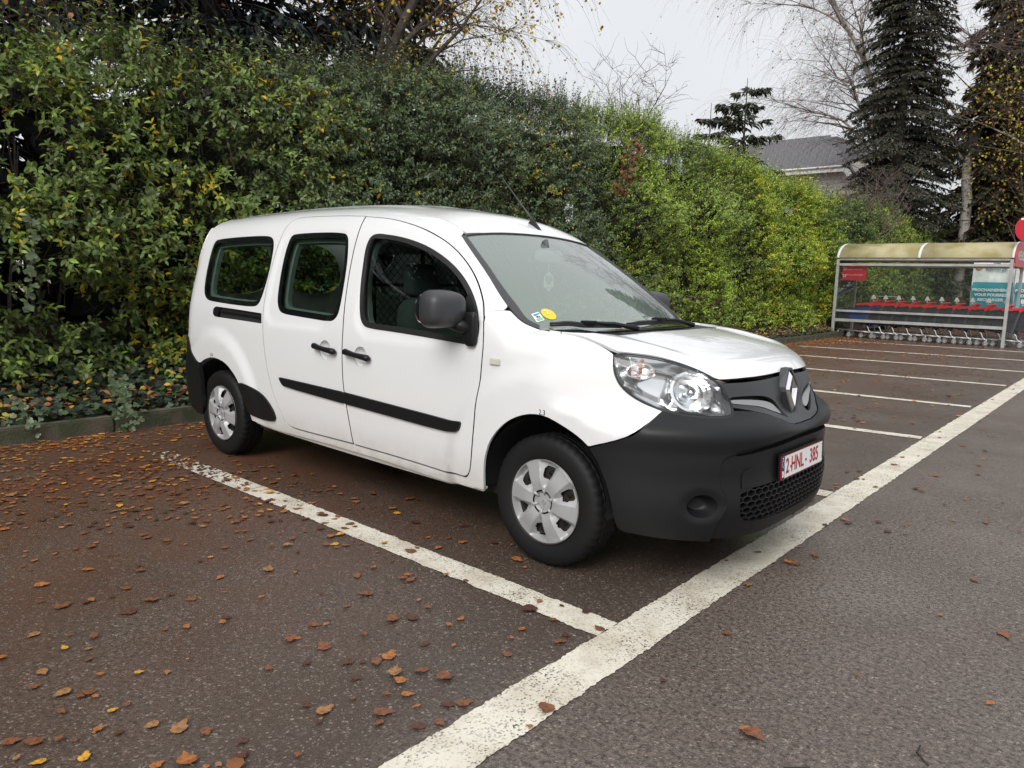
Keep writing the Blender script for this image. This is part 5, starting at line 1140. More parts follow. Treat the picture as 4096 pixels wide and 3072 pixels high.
def conifer(label, base, h, R0, seed, whorl=.34, nb=9, dens=26, cols=((.020,.034,.022),(.030,.048,.030),(.014,.024,.018)), droop=.45, needle=.17, name='spruce_tree', zmin=.06, tilt_=0., shape=.9, wid=.16):
    r = np.random.default_rng(seed); root = tree_obj(name, label, base); inv = np.array(base, float); mb = MB(); mb.tube([(0,0,0),(tilt_*h*.5,0,h*.5),(tilt_*h,0,h)], [h*.016,h*.009,.01], 8); mb.build('trunk', bark, root)
    P = []; D = []; A = []; B = []; rr0 = []
    for z in np.arange(h*zmin, h*.99, whorl):
        f_ = 1-z/h; Rz = R0*f_**shape*(.85+.3*r.uniform()); 
        for k in range(nb):
            a = r.uniform(0, 6.283); L = Rz*r.uniform(.45, 1.15)+.15; hd = np.array([math.cos(a), math.sin(a), 0]); m_ = max(4, int(L*4)); t = (np.arange(m_)+.5)/m_
            pts = np.array([tilt_*z, 0, z])+hd*(L*t)[:, None]; pts[:, 2] += .12*L*t-droop*L*t**1.7+.10*L*np.clip(t-.75, 0, 1)*4*.25
            A.append(pts[:-1]); B.append(pts[1:]); rr0.append(np.linspace(.02, .005, m_-1))
            n = max(6, int(dens*L)); u = r.uniform(.12, 1, n)**.75; q = np.stack([np.interp(u, t, pts[:, i]) for i in range(3)], 1); sd = np.array([-hd[1], hd[0], 0]); lat = r.normal(0, .16*L**.5*(1.1-u*.5), n); q = q+sd*lat[:, None]; q[:, 2] -= np.abs(lat)*.35
            P.append(q); D.append(norm(hd*.55+sd*(np.sign(lat)*.6)[:, None]+np.array([0, 0, -.55])+r.normal(0, .3, (n, 3))))
    P, D = np.vstack(P), np.vstack(D); n = len(P); N = norm(r.normal(0, .6, (n, 3))+[0, 0, .9]); col = pick(cols, [1]*len(cols), n, r); L = needle*r.uniform(.6, 1.4, n); V, Fc, C_ = leaves(P, D, N, L, L*wid*2.2, col, False); fastmesh('foliage', V, Fc, C_, NEEDLE, root, 'stuff')
    V, Fc = twigs(np.vstack(A), np.vstack(B), np.concatenate(rr0), np.concatenate(rr0)*.8, 4); fastmesh('branches', V, Fc, None, bark, root, 'stuff'); return root
SPR = ((.045,.054,.038),(.068,.074,.048),(.030,.036,.028),(.090,.080,.052))
BLU = ((.026,.036,.036),(.040,.052,.050),(.016,.022,.022))
conifer('tall dark spruce standing right of the slate-roofed house', (-6.6,29.,0), 19., 2.75, 51, .28, 13, 105, SPR, .42, .15, shape=.62, wid=.13)
conifer('small open-branched conifer above the bright green hedge', (-11.4,25.5,0), 9.4, 3.5, 52, .62, 6, 70, SPR+((.05,.06,.03),), .02, .24, zmin=.35, shape=.62)
conifer('broken second leader of the small conifer above the hedge', (-13.0,25.7,3.5), 5.2, 1.9, 57, .6, 5, 60, SPR, .0, .24, zmin=.3, shape=.7)
conifer('dark ivy-clad conifer at the right edge behind the spruce', (-3.6,33.,0), 17., 2.8, 53, .30, 12, 50, ((.045,.048,.026),(.066,.062,.032),(.095,.072,.036)), .5, .28, shape=.5)
conifer('brownish conifer at the far right behind the red round sign', (-.6,36.,0), 17.5, 2.9, 54, .36, 11, 40, ((.060,.050,.030),(.085,.066,.036),(.04,.04,.022),(.13,.085,.042)), .5, .30, shape=.5)
for k, (x, y, h, R0, lb) in enumerate(((-8.2,-1.4,13.,2.3,'blue-black cypress behind the top left of the hedge'), (-8.4,1.9,12.5,2.2,'blue-black cypress left of the yellow birch crown'), (-7.9,-4.6,13.,2.4,'blue-black cypress at the left edge of the photo'), (-8.6,5.0,8.5,1.7,'dark cypress half hidden by yellow birch twigs'), (-8.3,-8.2,13.,2.4,'blue-black cypress beyond the left edge'), (-8.0,-12.,13.,2.4,'outermost blue-black cypress beyond the left edge'))):
    conifer(lb, (x, y, .4), h, R0+.35, 60+k, .24, 11, 36 if y > -6 else 14, BLU, .42, .20, name='cypress_tree', shape=.42)
YB = (('yel',4),('gold',3),('orange',2),('lite',1))
birch('yellow-leaved birch hanging over the hedge above the van', (-7.3,3.6,.5), 8.2, 71, YB, 6500, 6, 1.25, (.0,.05), 3, bark, twig_m, .0035, .13)
birch('yellow-leaved birch with orange leaves at the top left', (-7.0,-.6,.5), 7.4, 72, (('yel',3),('orange',3),('gold',1)), 900, 5, 1.3, (.06,.0), 2, bark, twig_m, .0035, .11, .075)
birch('tall bare birch with pale trunk right of the spruce', (-4.4,31.5,0), 19., 73, (('brown',3),('orange',2)), 1500, 3, 2.4, (.0,0), 1, None, None, .005, .24, .08, .8, .8)
birch('bare birch with drooping twigs left of the spruce', (-8.2,32.,0), 18., 74, (('brown',3),('orange',2)), 1400, 8, 2.9, (.02,0), 1, None, None, .005, .20, .08, .8, .9)
birch('bare birch with gold leaves at the right edge', (-.4,30.,0), 16., 75, (('gold',3),('orange',3),('brown',1)), 1500, 3, 2.2, (0,0), 1, None, None, .005, .18, .085, .8, .7)
# leafless shrubs poking above the hedge
def bare_shrub(label, base, h, seed, n=9, spread=.6, m=None):
    r = np.random.default_rng(seed); root = tree_obj('bare_shrub', label, base, 'shrub'); segs = []; tips = []
    for k in range(n):
        a = r.uniform(0, 6.283); s_, t_ = grow(r, (base[0]+r.normal(0, .12), base[1]+r.normal(0, .12), base[2]), h*r.uniform(.65, 1), 1, .8, .25, 2, .28, .028, (spread*math.cos(a), spread*math.sin(a)), .6, .3, .42); segs += s_; tips += t_
    build_branches(root, segs, m or dark_twig, m or dark_twig, .02); hanging(root, tips, r, 1, .35, .003, m or dark_twig, seg=2, lift=.4); return root
bare_shrub('leafless shrub sticking up out of the green hedge top', (-6.6,10.3,2.6), 3.2, 81, 6, .35)
bare_shrub('grey tangle of leafless branches below the spruce', (-5.8,22.,2.2), 3.0, 82, 10, .95, twig_r)
bare_shrub('leafless shrub between the house and the spruce', (-6.9,25.,2.4), 3.2, 83, 9, .8, twig_r)
# the gold climber over the right-hand conifers
r = np.random.default_rng(90); root = tree_obj('climber', 'gold-leaved climber over the dark conifers at the right', (-3.2,30.5,0), 'climber'); segs, tips = grow(r, (-3.2,30.5,0), 8.5, 3, .9, .3, 2, .5, .07); build_branches(root, segs, bark, twig_m, .03); leaf_cluster(root, np.array([t_[0] for t_ in tips])[r.choice(len(tips), 1500)]+r.normal(0, .35, (1500, 3)), r, .11, (('gold',4),('orange',2),('brown',1),('lime',1)))
# brown dead spray in the hedge
r = np.random.default_rng(91); root = tree_obj('dead_branch', 'dead brown spray caught in the hedge beside the bright green part', (-4.75,6.9,3.2), 'branch'); mb = MB(); mb.tube([(0,0,-.45),(.1,.05,0),(.05,.15,.5)], [.012,.009,.003], 6); mb.build('stem', twig_m, root); n = 260; tq = r.uniform(-.45, .45, n); Pp = np.stack([r.normal(-4.72, .08, n), 6.98+tq*.45+r.normal(0, .09, n), 3.2+tq], 1); leaf_cluster(root, Pp, r, .070, (('brown',3),('dark',1)), DRY, fine=True)

# ================================================================ house behind the hedge
hs = empty('house', (-14., 41., 0)); tag(hs, 'pale house with grey slate mansard roof behind the hedge', 'house')
siding = mat('pale_siding', (.52,.50,.46), .8); slate = mat('grey_slate', (.105,.105,.115), .7, var=((.20,.20,.21), 1.3, 3, .35, .65)); trimw = mat('white_fascia', (.75,.75,.74), .6)
mb = MB(); mb.box((-6.,-1.,0), (3.2,7.,8.0)); wall = mb.build('wall', siding, hs)
sdm = None
for k in range(30):
    if sdm is None: b_ = MB(); b_.box((-5.98,-1.03,-.105), (3.18,-.99,.105)); o = b_.build('siding_board', siding, wall); sdm = o.data
    else: o = link('siding_board', sdm, None, wall)
    o.location = (0, 0, 1.7+k*.215); o.rotation_euler = (-.05, 0, 0)
rf = MB(); zb, zm, zt_ = 7.80, 8.75, 9.70
rf.add([(-6.4,-1.5,zb),(2.2,-1.5,zb),(3.5,-1.2,zb-2.0),(3.5,7,zb-2.0),(-6.4,7,zb),(-6.4,-.4,zt_),(1.0,-.1,zt_),(1.0,5.5,zt_),(-6.4,5.5,zt_)], [(0,1,6,5),(1,2,6),(2,3,7,6),(3,4,8,7),(5,6,7,8)])
roof_o = rf.build('roof', mat('roof_underlay', (.09,.09,.095), .8), hs)
sm_ = None; r = np.random.default_rng(5)
A0, A1, A2 = np.array([-6.4,-1.5,zb]), np.array([2.2,-1.5,zb]), np.array([-6.4,-.4,zt_]); ex = (A1-A0)/np.linalg.norm(A1-A0); ez = (A2-A0)/np.linalg.norm(A2-A0); en = np.cross(ex, ez)
Ht = np.linalg.norm(A2-A0); rows = 12; rh = Ht/rows
for j in range(rows):
    xmax = 8.6-1.2*(j+.5)/rows
    for i in range(int(xmax/.42)+1):
        x0 = i*.42+(.21 if j % 2 else 0)
        if x0+.2 > xmax or (i < 8): continue
        if sm_ is None: b_ = MB(); b_.box((-.205,-.02,-.008), (.205,rh*1.25,.008)); o = b_.build('slate', slate, roof_o); sm_ = o.data
        else: o = link('slate', sm_, None, roof_o)
        pos = A0+ex*x0+ez*(j*rh)+en*.022; m4 = Matrix((Vector(ex), Vector(ez), Vector(en))).transposed().to_4x4() @ Matrix.Rotation(.045+r.normal(0, .01), 4, 'X'); m4.translation = Vector(pos); o.matrix_local = m4
mb = MB(); mb.bar((-6.4,-1.55,zb-.12), (1.75,-1.55,zb-.12), .12, .26); 
arc = [(1.75+.55*math.sin(t), -1.55, zb-.12-.55+.55*math.cos(t)) for t in np.linspace(0, R_(80), 8)]
for a, b_ in zip(arc, arc[1:]): mb.bar(a, b_, .12, .26, (0,-1,0) if False else (0,0,1))
mb.build('fascia', trimw, hs); mb = MB(); mb.tube([(-6.4,-1.66,zb+.02),(1.9,-1.66,zb+.02)], .06, 8); mb.build('gutter', trimw, hs)
# ================================================================ trolley shelter
alu = mat('galvanised_frame', (.48,.48,.48), .45, metal=.35, var=((.38,.37,.35), 5, 4, .4, .65)); redp = mat('red_panel', (.50,.018,.035), .4); whitep = mat('sign_white', (.80,.80,.80), .5)
algae = mat('yellowed_roof_sheet', (.62,.57,.36), .5, var=((.42,.36,.14), 2.6, 6, .42, .66)); pane_m = glass('scratched_clear_pane', (.93,.95,.94), 1.45, veil=((.45,.47,.44), .02), boost=.35)
_t = algae.node_tree; _b = _t.nodes['Principled BSDF']; _tl = nd(_t, 'ShaderNodeBsdfTranslucent'); _tl.inputs[0].default_value = (.75,.68,.42,1); _mx = nd(_t, 'ShaderNodeMixShader'); _mx.inputs[0].default_value = .45; _t.links.new(_b.outputs[0], _mx.inputs[1]); _t.links.new(_tl.outputs[0], _mx.inputs[2]); _t.links.new(_mx.outputs[0], _t.nodes['Material Output'].inputs[0])
sh = empty('trolley_shelter', (-2.8, 18.4, 0)); tag(sh, 'grey metal trolley shelter with yellowed barrel roof beside the hedge', 'shelter')
SX0, SX1, SY0, SY1 = -1.98, 1.98, -.80, .80
for x in (SX0, SX1):
    for y in (SY0, SY1): mb = MB(); mb.box((x-.035,y-.035,0), (x+.035,y+.035,2.10), .006); mb.build('post', alu, sh)
for z, h_ in ((.715,.055),(.465,.075),(1.95,.065),(2.10,.075)):
    for y in (SY0, SY1): mb = MB(); mb.box((SX0+.036,y-.022,z-h_/2), (SX1-.036,y+.022,z+h_/2), .004); mb.build('rail', alu, sh)
for z, h_ in ((.465,.07),(2.10,.075)):
    mb = MB(); mb.box((SX0-.022,SY0+.036,z-h_/2), (SX0+.022,SY1-.036,z+h_/2), .004); mb.build('rail', alu, sh)
for nm, a, b_ in (('pane', (SX0+.04,SY0-.004,.50), (SX1-.04,SY0+.001,1.92)), ('pane', (SX0+.04,SY1-.002,.50), (SX1-.04,SY1+.003,1.92)), ('pane', (SX0-.002,SY0+.04,.50), (SX0+.003,SY1-.04,2.06))):
    mb = MB(); mb.box(a, b_); mb.build(nm, pane_m, sh)
def vault(x0, x1, r0, zc, name, m, th_=.008):
    V = []; Fc = []; n = 16
    for x in (x0, x1):
        for rr0 in (r0, r0-th_):
            for k in range(n+1): a = math.pi*k/n; V.append((x, -math.cos(a)*rr0*1.0, zc+math.sin(a)*rr0*.47))
    m_ = n+1
    for k in range(n): Fc += [(k, k+1, 2*m_+k+1, 2*m_+k), (m_+k, 3*m_+k, 3*m_+k+1, m_+k+1), (k, m_+k, m_+k+1, k+1), (2*m_+k, 2*m_+k+1, 3*m_+k+1, 3*m_+k)]
    me = MB().add(V, Fc, True).build(name, m, sh); return me
vault(SX0-.02, -.03, .86, 2.13, 'roof_sheet', algae); vault(.03, SX1+.02, .86, 2.13, 'roof_sheet', algae)
for x in (SX0-.03, -.035, SX1-.01): vault(x, x+.05 if x > 0 else x+.065, .875, 2.13, 'roof_rib', mat('white_rib', (.62,.62,.60), .5), .03)
# red notice inside the left end
nb = empty('notice_board', (-4.38, 17.72, 1.74)); tag(nb, 'red notice board with white lines inside the left end of the shelter', 'sign')
mb = MB(); mb.box((-.31,-.01,-.21), (.31,.01,.21), .004); mb.build('board', redp, nb)
for s_, z, sz in (('De winkelkar aan het onthaal', .085, .044), ('Heb je aan je herbruikbare zak gedacht?', -.06, .036)):
    o = text_mesh(s_, sz, whitep, 'lettering', nb, xs=.78); frame_to(o, (.0,-.0112,z), (1,0,0), (0,0,1))
def trolley_icon(par, c, s_, m, right, up, off):
    mb = MB(); pts = [(-.5,.42),(-.32,.42),(-.12,-.2),(.32,-.2),(.46,.25),(-.24,.25)]; w = .05
    P = [Vector(c)+Vector(right)*(u*s_)+Vector(up)*(v*s_)+Vector(off) for u, v in pts]; n_ = Vector(right).cross(Vector(up))
    for a, b_ in zip(P, P[1:]): mb.bar(a, b_, .09*s_, .004, n_)
    for u in (-.08,.28): q = Vector(c)+Vector(right)*(u*s_)+Vector(up)*(-.38*s_)+Vector(off); mb.tube([q, q+n_*.004], .07*s_, 12)
    return mb.build('trolley_icon', m, par)
trolley_icon(nb, (-.255,0,.10), .10, whitep, (1,0,0), (0,0,1), (0,-.0135,0)); trolley_icon(nb, (-.255,0,-.09), .10, whitep, (1,0,0), (0,0,1), (0,-.0135,0))
# red gable with welcome lettering and the round sign above
gb = empty('gable_sign', (-.755, 18.4, 2.09)); tag(gb, 'red arched welcome panel on the right end of the shelter', 'sign')
poly = [(-.86,-.16),(.86,-.16)]+[(math.cos(t)*.86, .04+math.sin(t)*.41) for t in np.linspace(0, math.pi, 20)]
mb = MB(); mb.prism(poly, 'x', -.012, .012); mb.build('panel', redp, gb); o = text_mesh('WELKOM', .30, whitep, 'lettering', gb, bold=.006); frame_to(o, (.0145, 0, .10), (0,1,0), (0,0,1))
rs_ = empty('round_sign', (-.50, 17.52, 2.80)); tag(rs_, 'round red sign with white trolley symbol above the shelter roof', 'sign')
mb = MB(); mb.prism([(.33*math.cos(t), .33*math.sin(t)) for t in np.linspace(0, 2*math.pi, 48, endpoint=False)], 'y', -.012, .012); mb.build('disc', redp, rs_)
trolley_icon(rs_, (0,0,.02), .46, whitep, (1,0,0), (0,0,1), (0,-.017,0)); mb = MB(); mb.tube([(0,.03,-.70),(0,.03,.1)], .02, 8); mb.build('post', alu, rs_)
# ================================================================ banners behind the shelter
teal = mat('teal_banner_cloth', (.035,.29,.36), .75); cloth = mat('white_banner_cloth', (.85,.85,.85), .8, var=((.58,.58,.58), 3, 5, .4, .65)); ly = mat('shell_yellow', (.75,.42,.02), .5); lr = mat('shell_red', (.55,.03,.02), .5); tealtxt = mat('teal_lettering', (.03,.12,.15), .6)
def banner(label, x0, x1, y, lines, head, seed):
    bn = empty('banner', ((x0+x1)/2, y, 0)); tag(bn, label, 'banner', 'recharge banners behind the trolleys'); w = x1-x0; r = np.random.default_rng(seed)
    def sheet(name, z0, z1, m):
        nx, nz = 22, 16; V = []; Fc = []
        for j in range(nz+1):
            for i in range(nx+1): u, v = -w/2+w*i/nx, z0+(z1-z0)*j/nz; V.append((u, .018*math.sin(u*9+v*3+seed)+.012*math.sin(v*11-u*4), v))
        for j in range(nz):
            for i in range(nx): k = j*(nx+1)+i; Fc.append((k, k+1, k+nx+2, k+nx+1))
        return mesh(name, V, Fc, m, bn, True)
    sheet('lower_cloth', .86, 1.58, teal); sheet('upper_cloth', 1.58, 2.12, cloth)
    for k, (s_, sz) in enumerate(lines): o = text_mesh(s_, sz, whitep, 'lettering', bn, bold=.003); frame_to(o, (0,-.045,1.36-k*.135), (1,0,0), (0,0,1))
    for s_, z, sz in head: o = text_mesh(s_, sz, tealtxt, 'lettering', bn, bold=.003); frame_to(o, (.07,-.045,z), (1,0,0), (0,0,1))
    mb = MB(); n = 7; fan = [(-.05,-.055),(.05,-.055)]+[(.105*math.sin(a), .03+.075*math.cos(a)) for a in np.linspace(1.75, -1.75, 13)]; mb.prism([(-w/2+.14+u, 1.98+v) for u, v in fan], 'y', -.046, -.042); e = mb.build('emblem', lr, bn)
    mb = MB(); mb.prism([(-w/2+.14+u*.82, 1.98+v*.82) for u, v in fan], 'y', -.052, -.047); mb.build('emblem_face', ly, bn)
    mb = MB()
    for a in np.linspace(-1.2, 1.2, 6): mb.bar((-w/2+.14+.015*math.sin(a),-.0545,1.95), (-w/2+.14+.075*math.sin(a),-.0545,2.0+.05*math.cos(a)), .006, .003, (0,1,0))
    mb.build('emblem_ribs', lr, bn)
    for u in (-w/2, w/2): mb = MB(); mb.tube([(u,.03,0),(u,.03,2.2)], .02, 8); mb.build('pole', alu, bn)
banner('teal and white recharge banner seen through the shelter pane', -2.19, -1.22, 21.0, (('PROCHAINEMENT,', .108), ('VOUS POURREZ', .108), ('RECHARGER', .108)), (('Shell', 2.10, .09), ('Recharge', 1.955, .135)), 1)
banner('teal and white recharge banner cut by the right edge', -1.12, -.15, 20.6, (('PROCHAINEMENT,', .108), ('VOUS POURREZ', .108), ('RECHARGER', .108)), (('Shell', 2.10, .09), ('Recharge', 1.955, .135)), 2)
# ================================================================ shopping trolleys nested in a row
def mesh_plastic(name, col):
    m = mat(name, col, .5); t = m.node_tree; b = t.nodes['Principled BSDF']; tc_ = nd(t, 'ShaderNodeTexCoord'); v = nd(t, 'ShaderNodeTexVoronoi', feature='DISTANCE_TO_EDGE'); v.inputs['Scale'].default_value = 24; v.inputs['Randomness'].default_value = .15; t.links.new(tc_.outputs['Object'], v.inputs['Vector'])
    mr_ = nd(t, 'ShaderNodeMapRange'); mr_.inputs[1].default_value = .05; mr_.inputs[2].default_value = .12; t.links.new(v.outputs[0], mr_.inputs[0]); mx = nd(t, 'ShaderNodeMix', data_type='RGBA'); mx.inputs[6].default_value = (*col, 1); mx.inputs[7].default_value = (*[c*.22 for c in col], 1); t.links.new(mr_.outputs[0], mx.inputs[0]); t.links.new(mx.outputs[2], b.inputs['Base Color']); return m
def trolley(col_m):
    t_ = empty('shopping_trolley')
    def side(y): return [(-.84,y,.50),(-.10,y,.34),(.0,y,.92),(-.86,y,.74)]
    mb = MB()
    for y in (-.27, .27):
        q = side(y); mb.add([(a, b_, c) for a, b_, c in q]+[(a, b_+.012, c) for a, b_, c in q], [(0,1,2,3),(7,6,5,4),(0,4,5,1),(1,5,6,2),(2,6,7,3),(3,7,4,0)])
    mb.add([(-.84,-.27,.50),(-.84,.27,.50),(-.10,.27,.34),(-.10,-.27,.34)], [(0,1,2,3)]); mb.add([(-.845,-.27,.50),(-.845,.27,.50),(-.865,.27,.74),(-.865,-.27,.74)], [(0,1,2,3)])
    mb.build('basket', col_m, t_)
    for y in (-.285, .285): mb = MB(); mb.bar((-.16,y,.30), (-.005,y,.95), .05, .02, (0,1,0)); mb.build('corner_upright', mat('trolley_grey_plastic', (.055,.057,.066), .5), t_)
    for y in (-.285, .285): mb = MB(); mb.bar((-.01,y,.935), (-.40,y,.895), .035, .05); mb.bar((-.035,y,.86), (.05,y,.98), .06, .055, (0,1,0)); mb.build('rim', mat('trolley_red', (.55,.025,.035), .4), t_)
    mb = MB(); mb.tube([(.04,-.30,.985),(.10,-.24,1.005),(.12,0,1.01),(.10,.24,1.005),(.04,.30,.985)], .024, 10); mb.build('handle', mat('trolley_red', (.55,.025,.035), .4), t_)
    mb = MB(); mb.prism([(-.045,1.06),(.06,1.06),(.015,1.16),(-.01,1.16)], 'y', -.24, -.15); mb.box((-.01,-.21,1.01),(.02,-.18,1.06)); mb.build('list_holder', mat('pale_holder', (.62,.55,.53), .5), t_)
    mb = MB()
    for y in (-.25, .25): mb.tube([(-.13,y,.36),(-.06,y,.30),(-.03,y,.21),(.02,y,.165),(.06,y,.155)], .016, 8); mb.tube([(.03,y,.165),(-.20,y,.175),(-.86,y*.72,.20)], .014, 8)
    mb.tube([(-.86,-.18,.20),(-.86,.18,.20)], .013, 8); mb.tube([(-.45,-.22,.185),(-.45,.22,.185)], .009, 6); mb.tube([(-.13,-.25,.36),(-.13,.25,.36)], .013, 8)
    mb.build('chassis', mat('zinc_tube', (.50,.50,.51), .35, metal=.7), t_)
    for x, y in ((.06,-.25),(.06,.25),(-.84,-.17),(-.84,.17)):
        mb = MB(); mb.lathe([(.0,-.016),(.035,-.016),(.060,-.015),(.062,-.008),(.062,.008),(.060,.015),(.035,.016),(.0,.016)], 20, 'y', (x-.02,y,.063)); cst = mb.build('caster_wheel', mat('caster_grey', (.20,.20,.20), .5), t_)
        mb = MB(); mb.box((x-.045,y-.026,.06), (x+.015,y-.019,.14)); mb.box((x-.045,y+.019,.06), (x+.015,y+.026,.14)); mb.tube([(x-.01,y,.13),(x,y,.17)], .02, 8); mb.build('caster_fork', mat('zinc_tube', (.50,.50,.51), .35, metal=.7), cst)
        mb = MB(); mb.lathe([(.0,-.018),(.022,-.018),(.024,-.0165)], 14, 'y', (x-.02,y,.063)); mb.build('caster_hub', whitep, cst)
    return t_
tk = mesh_plastic('dark_trolley_lattice', (.030,.031,.042)); tb = mesh_plastic('blue_trolley_lattice', (.020,.040,.23)); tn = mesh_plastic('navy_trolley_lattice', (.018,.022,.050))
tr0 = trolley(tk); TY = 17.95
xs_ = [-3.85,-3.55,-3.23,-2.90,-2.57,-2.24,-1.91,-1.57,-1.23,-.87,-.53,-.20]
for k, x in enumerate(xs_):
    o = tr0 if k == 2 else copy_tree(tr0); o.location = (x, TY+rng.normal(0, .012), 0); o.rotation_euler = (0, 0, rng.normal(0, .012))
    if k < 2:
        for ch in o.children:
            if ch.name.startswith('basket'): ch.data = ch.data.copy(); ch.data.materials.clear(); ch.data.materials.append(tn if k == 0 else tb)
    ordn = ['first', 'second', 'third', 'fourth', 'fifth', 'sixth', 'seventh', 'eighth', 'ninth', 'tenth'][k-2] if k >= 2 else ''
    lb = ('navy shopping trolley at the left end of the nested row' if k == 0 else 'bright blue shopping trolley near the left of the nested row' if k == 1 else f'dark grey shopping trolley, {ordn} to the right of the blue one')
    tag(o, lb, 'shopping trolley', 'shopping trolleys nested in the shelter')
# frame around the left end of the trolley row
fr = empty('trolley_guide', (-4.0, 18.6, 0)); tag(fr, 'grey tubular guide frame behind the left trolleys', 'frame'); mb = MB(); mb.tube([(-.18,0,0),(-.15,0,1.12),(.55,0,1.12)], .022, 8); mb.build('tube', alu, fr)

# ================================================================ fallen leaves
_o = [(0,0),(-.16,.0),(-.30,.07),(-.38,.18),(-.36,.22),(-.43,.33),(-.39,.38),(-.42,.50),(-.33,.56),(-.32,.66),(-.20,.74),(-.17,.84),(-.06,.94),(0,1.04)]
_o = _o+[(-x, y) for x, y in _o[-2:0:-1]]; NO = len(_o)
LB = np.array([(x, y, 0.) for x, y in _o]+[(0,.30,0),(0,.65,0),(.0,0,0),(.020,0,0),(.050,-.40,0),(.030,-.42,0)])
LBF = [((NO if (_o[i][1]+_o[(i+1) % NO][1])/2 < .48 else NO+1), (i+1) % NO, i) for i in range(NO)]+[(NO, NO+1, 7), (NO, NO-7, NO+1), (NO+2, NO+5, NO+4), (NO+2, NO+4, NO+3)]
def shape_leaf(curl, fold, r):
    V = LB.copy(); V[1:NO, :2] *= r.normal(1, .06, (NO-1, 2)); V[:, 0] *= r.uniform(.8, 1.15); V[:, 2] = curl*(V[:, 1]-.4)**2+fold*np.abs(V[:, 0])+r.normal(0, .008, len(V)); V[:, 2] -= V[:, 2].min(); V[:, 1] -= .4; return V
r = np.random.default_rng(123)
shapes = [shape_leaf(c, f_, r) for c, f_ in ((.03,.02),(.20,.12),(-.10,.16),(.28,-.08),(.02,.015),(.12,.33))]
FL = [('brown', (.190,.072,.030)), ('orange', (.350,.125,.034)), ('tan', (.30,.15,.060)), ('yellow', (.58,.30,.03)), ('dark brown', (.090,.034,.019))]
def density(x, y):
    kerb_d = x-kx_arr(y); d = 1100*np.exp(-np.clip(kerb_d, 0, 9)/.40)
    bay = (x < .62); left = (y < -1.1)
    d += np.where(bay & left, 460*np.exp(-np.clip(kerb_d-.3, 0, 9)/1.30)+70, 0)+np.where(bay & ~left, 200*np.exp(-np.clip(kerb_d-.3, 0, 9)/1.4)+14, 0)
    d += np.where(~bay, 13.0, 0); return np.where(kerb_d > .015, d, 0)*np.where((y > 14) & (x < -1), 1.4, 1.0)
N0 = 260000; xx = r.uniform(-4.6, 4.2, N0); yy = np.concatenate([r.uniform(-4.2, 2.5, N0*2//3), r.uniform(2.5, 17.4, N0-N0*2//3)]); dens = np.concatenate([np.full(N0*2//3, N0*2/3/(8.8*6.7)), np.full(N0-N0*2//3, N0/3/(8.8*14.9))])
cn_ = vnoise(np.stack([xx, yy, xx*0], 1), 2.4, 77); clump = .30+1.5*sst(-.3, .7, cn_)*r.uniform(.4, 1.2, N0); kp = r.uniform(0, 1, N0) < density(xx, yy)*clump/dens; xx, yy = xx[kp], yy[kp]; n = len(xx)
carin = (xx > -3.6) & (xx < .75) & (np.abs(yy) < .80); thin_ = r.uniform(size=n) > np.where(carin, .75, 0); xx, yy = xx[thin_], yy[thin_]; n = len(xx)
az = r.uniform(0, 6.283, n); sz = (r.gamma(6.5, .0056, n)*np.where(xx < -1.6, .82, 1.)).clip(.013, .068); si = r.integers(0, len(shapes), n); flat = r.uniform(size=n) < .74; si[flat] = r.choice([0, 4], flat.sum())
ci = r.choice(5, n, p=[.40,.22,.10,.05,.23]); nk = (xx-kx_arr(yy) < .9) & (r.uniform(size=n) < .6); ci[nk] = r.choice([1, 2, 3], nk.sum(), p=[.55,.28,.17]); zz = np.full(n, .0062)+r.uniform(0, .004, n)
P = np.stack([xx, yy, zz], 1); dv = P-np.array(CAM); dep = dv@np.array(_f); px = (dv@np.array(_r2))/dep*.7269; py = (dv@np.array(_u2))/dep*.7269; invw = (dep > .3) & (np.abs(px) < .5) & (np.abs(py) < .375)
score = np.where(invw, sz*(1.36/np.maximum(dep, .1)**2), 0); big = np.argsort(-score)[:300]; isb = np.zeros(n, bool); isb[big] = True
lmesh = {}
leafm = [mat('fallen_leaf_'+a.replace(' ', '_'), c, .5, var=(tuple(v*.45 for v in c), 3.2, 5, .45, .70)) for a, c in FL]
for i in big:
    key = (int(si[i]), int(ci[i]))
    if key not in lmesh:
        me = bpy.data.meshes.new('fallen_leaf'); me.from_pydata(shapes[key[0]].tolist(), [], LBF); me.update(); me.materials.append(leafm[key[1]]); lmesh[key] = me
    o = link('fallen_leaf', lmesh[key]); o.location = P[i]; o.rotation_euler = (r.normal(0, .05), r.normal(0, .05), az[i]); o.scale = (sz[i],)*3
    x, y = xx[i], yy[i]; edge = abs(x-(.735-.0092*(y+4.6))) < .10; bayl = abs(y+1.18) < .08 and x < .6
    where = 'on the long white line' if edge else 'on the line beside the van' if bayl else 'in the driving lane' if x > .62 else 'in the empty bay' if y < -1.18 else 'beside the van'
    col_ = int((px[i]+.5)*8); row_ = int((.375-py[i])*8); hz = ['far left', 'left', 'centre-left', 'mid-left', 'mid-right', 'centre-right', 'right', 'far right'][min(max(col_, 0), 7)]; vt = ['top', 'upper', 'halfway up', 'lower middle', 'low', 'bottom'][min(max(row_, 0), 5)]
    size_ = 'small' if sz[i] < .042 else 'large' if sz[i] > .054 else 'middling'; state = {0: 'flat', 4: 'flat', 1: 'cupped', 2: 'arched', 3: 'curled', 5: 'folded'}[int(si[i])]
    tag(o, f'{size_} {state} {FL[ci[i]][0]} leaf {where}, {hz}, {vt}', 'leaf', 'fallen leaves on the asphalt')
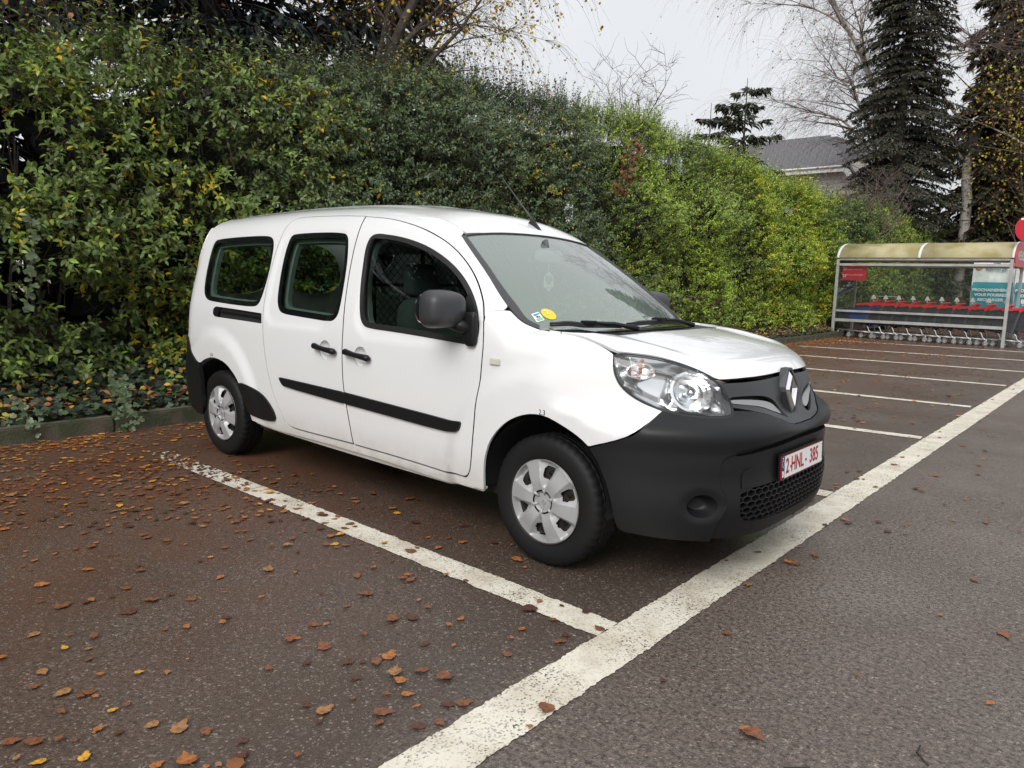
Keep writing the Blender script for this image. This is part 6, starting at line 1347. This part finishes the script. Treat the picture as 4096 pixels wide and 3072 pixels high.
rest = np.where(~isb)[0]; rest = rest[np.argsort(-np.where(invw, 1/np.maximum(dep, .1), 0)[rest])]; far_ = rest[2600:]; k_ = rest[:2600]; n2 = len(k_); SH = np.array(shapes)[si[k_]]*sz[k_][:, None, None]; ca, sa = np.cos(az[k_])[:, None], np.sin(az[k_])[:, None]
V = np.stack([P[k_][:, None, 0]+SH[:, :, 0]*ca-SH[:, :, 1]*sa, P[k_][:, None, 1]+SH[:, :, 0]*sa+SH[:, :, 1]*ca, P[k_][:, None, 2]+SH[:, :, 2]], 2).reshape(-1, 3)
Fc = (np.array(LBF)[None]+np.arange(n2)[:, None, None]*len(LB)).reshape(-1, 3); col = np.clip(np.array([c for _, c in FL])[ci[k_]]*r.normal(1, .2, (n2, 1)), .01, 1)
nf = len(far_); colf = np.clip(np.array([c for _, c in FL])[ci[far_]]*r.normal(1, .2, (nf, 1)), .01, 1); Vf, Ff, Cf = leaves(P[far_], np.stack([np.cos(az[far_]), np.sin(az[far_]), r.normal(0, .08, nf)], 1), norm(r.normal(0, .12, (nf, 3))+[0, 0, 1]), sz[far_]*1.05, sz[far_]*.8, colf, True)
Fc = np.vstack([Fc, Ff+len(V)]); cols_ = np.vstack([np.repeat(col, len(LB), 0), Cf]); V = np.vstack([V, Vf])
lt = fastmesh('leaf_litter', V, Fc, cols_, DRY); tag(lt, 'brown and orange leaf litter drifted along the kerb and over the bays', 'leaf litter', kind='stuff')
# litter caught on the bank
n3 = 3800; y3 = r.uniform(-6, 17.5, n3); d3 = r.exponential(.30, n3).clip(0, 1.5); x3 = kx_arr(y3)-.15-d3; z3 = bank_z(x3, y3)+.05+r.uniform(.0, .09, n3); P3 = np.stack([x3, y3, z3], 1); c3 = pick([(.40,.22,.05),(.33,.13,.04),(.17,.07,.03),(.52,.36,.06)], (3,3,3,2), n3, r)
V, Fc, C_ = leaves(P3, norm(r.normal(0, 1, (n3, 3))*[1,1,.3]), norm(r.normal(0, .35, (n3, 3))+[.4,-.2,1]), r.uniform(.04, .08, n3), .035, c3, True); o = fastmesh('bank_litter', V, Fc, C_, DRY); tag(o, 'yellow and orange leaves caught in the ivy on the bank', 'leaf litter', kind='stuff')
# a few fallen twigs
for k, (x, y, a, L) in enumerate(((1.45,-1.55,.4,.13), (1.75,-1.25,2.0,.10), (-3.6,-2.0,.2,.5), (1.95,-1.9,1.1,.12))):
    tw = MB(); tw.tube([(0,0,.008),(L*.5,.02,.012),(L,.0,.006)], .003, 5); o = tw.build('fallen_twig', dark_twig); o.location = (x, y, 0); o.rotation_euler = (0, 0, a)
    tag(o, ('short dark twig on the driving lane nearest the edge line', 'small dark twig on the driving lane further right', 'long dark twig among the leaves by the kerb', 'thin dark twig on the driving lane at the lower right')[k], 'twig')
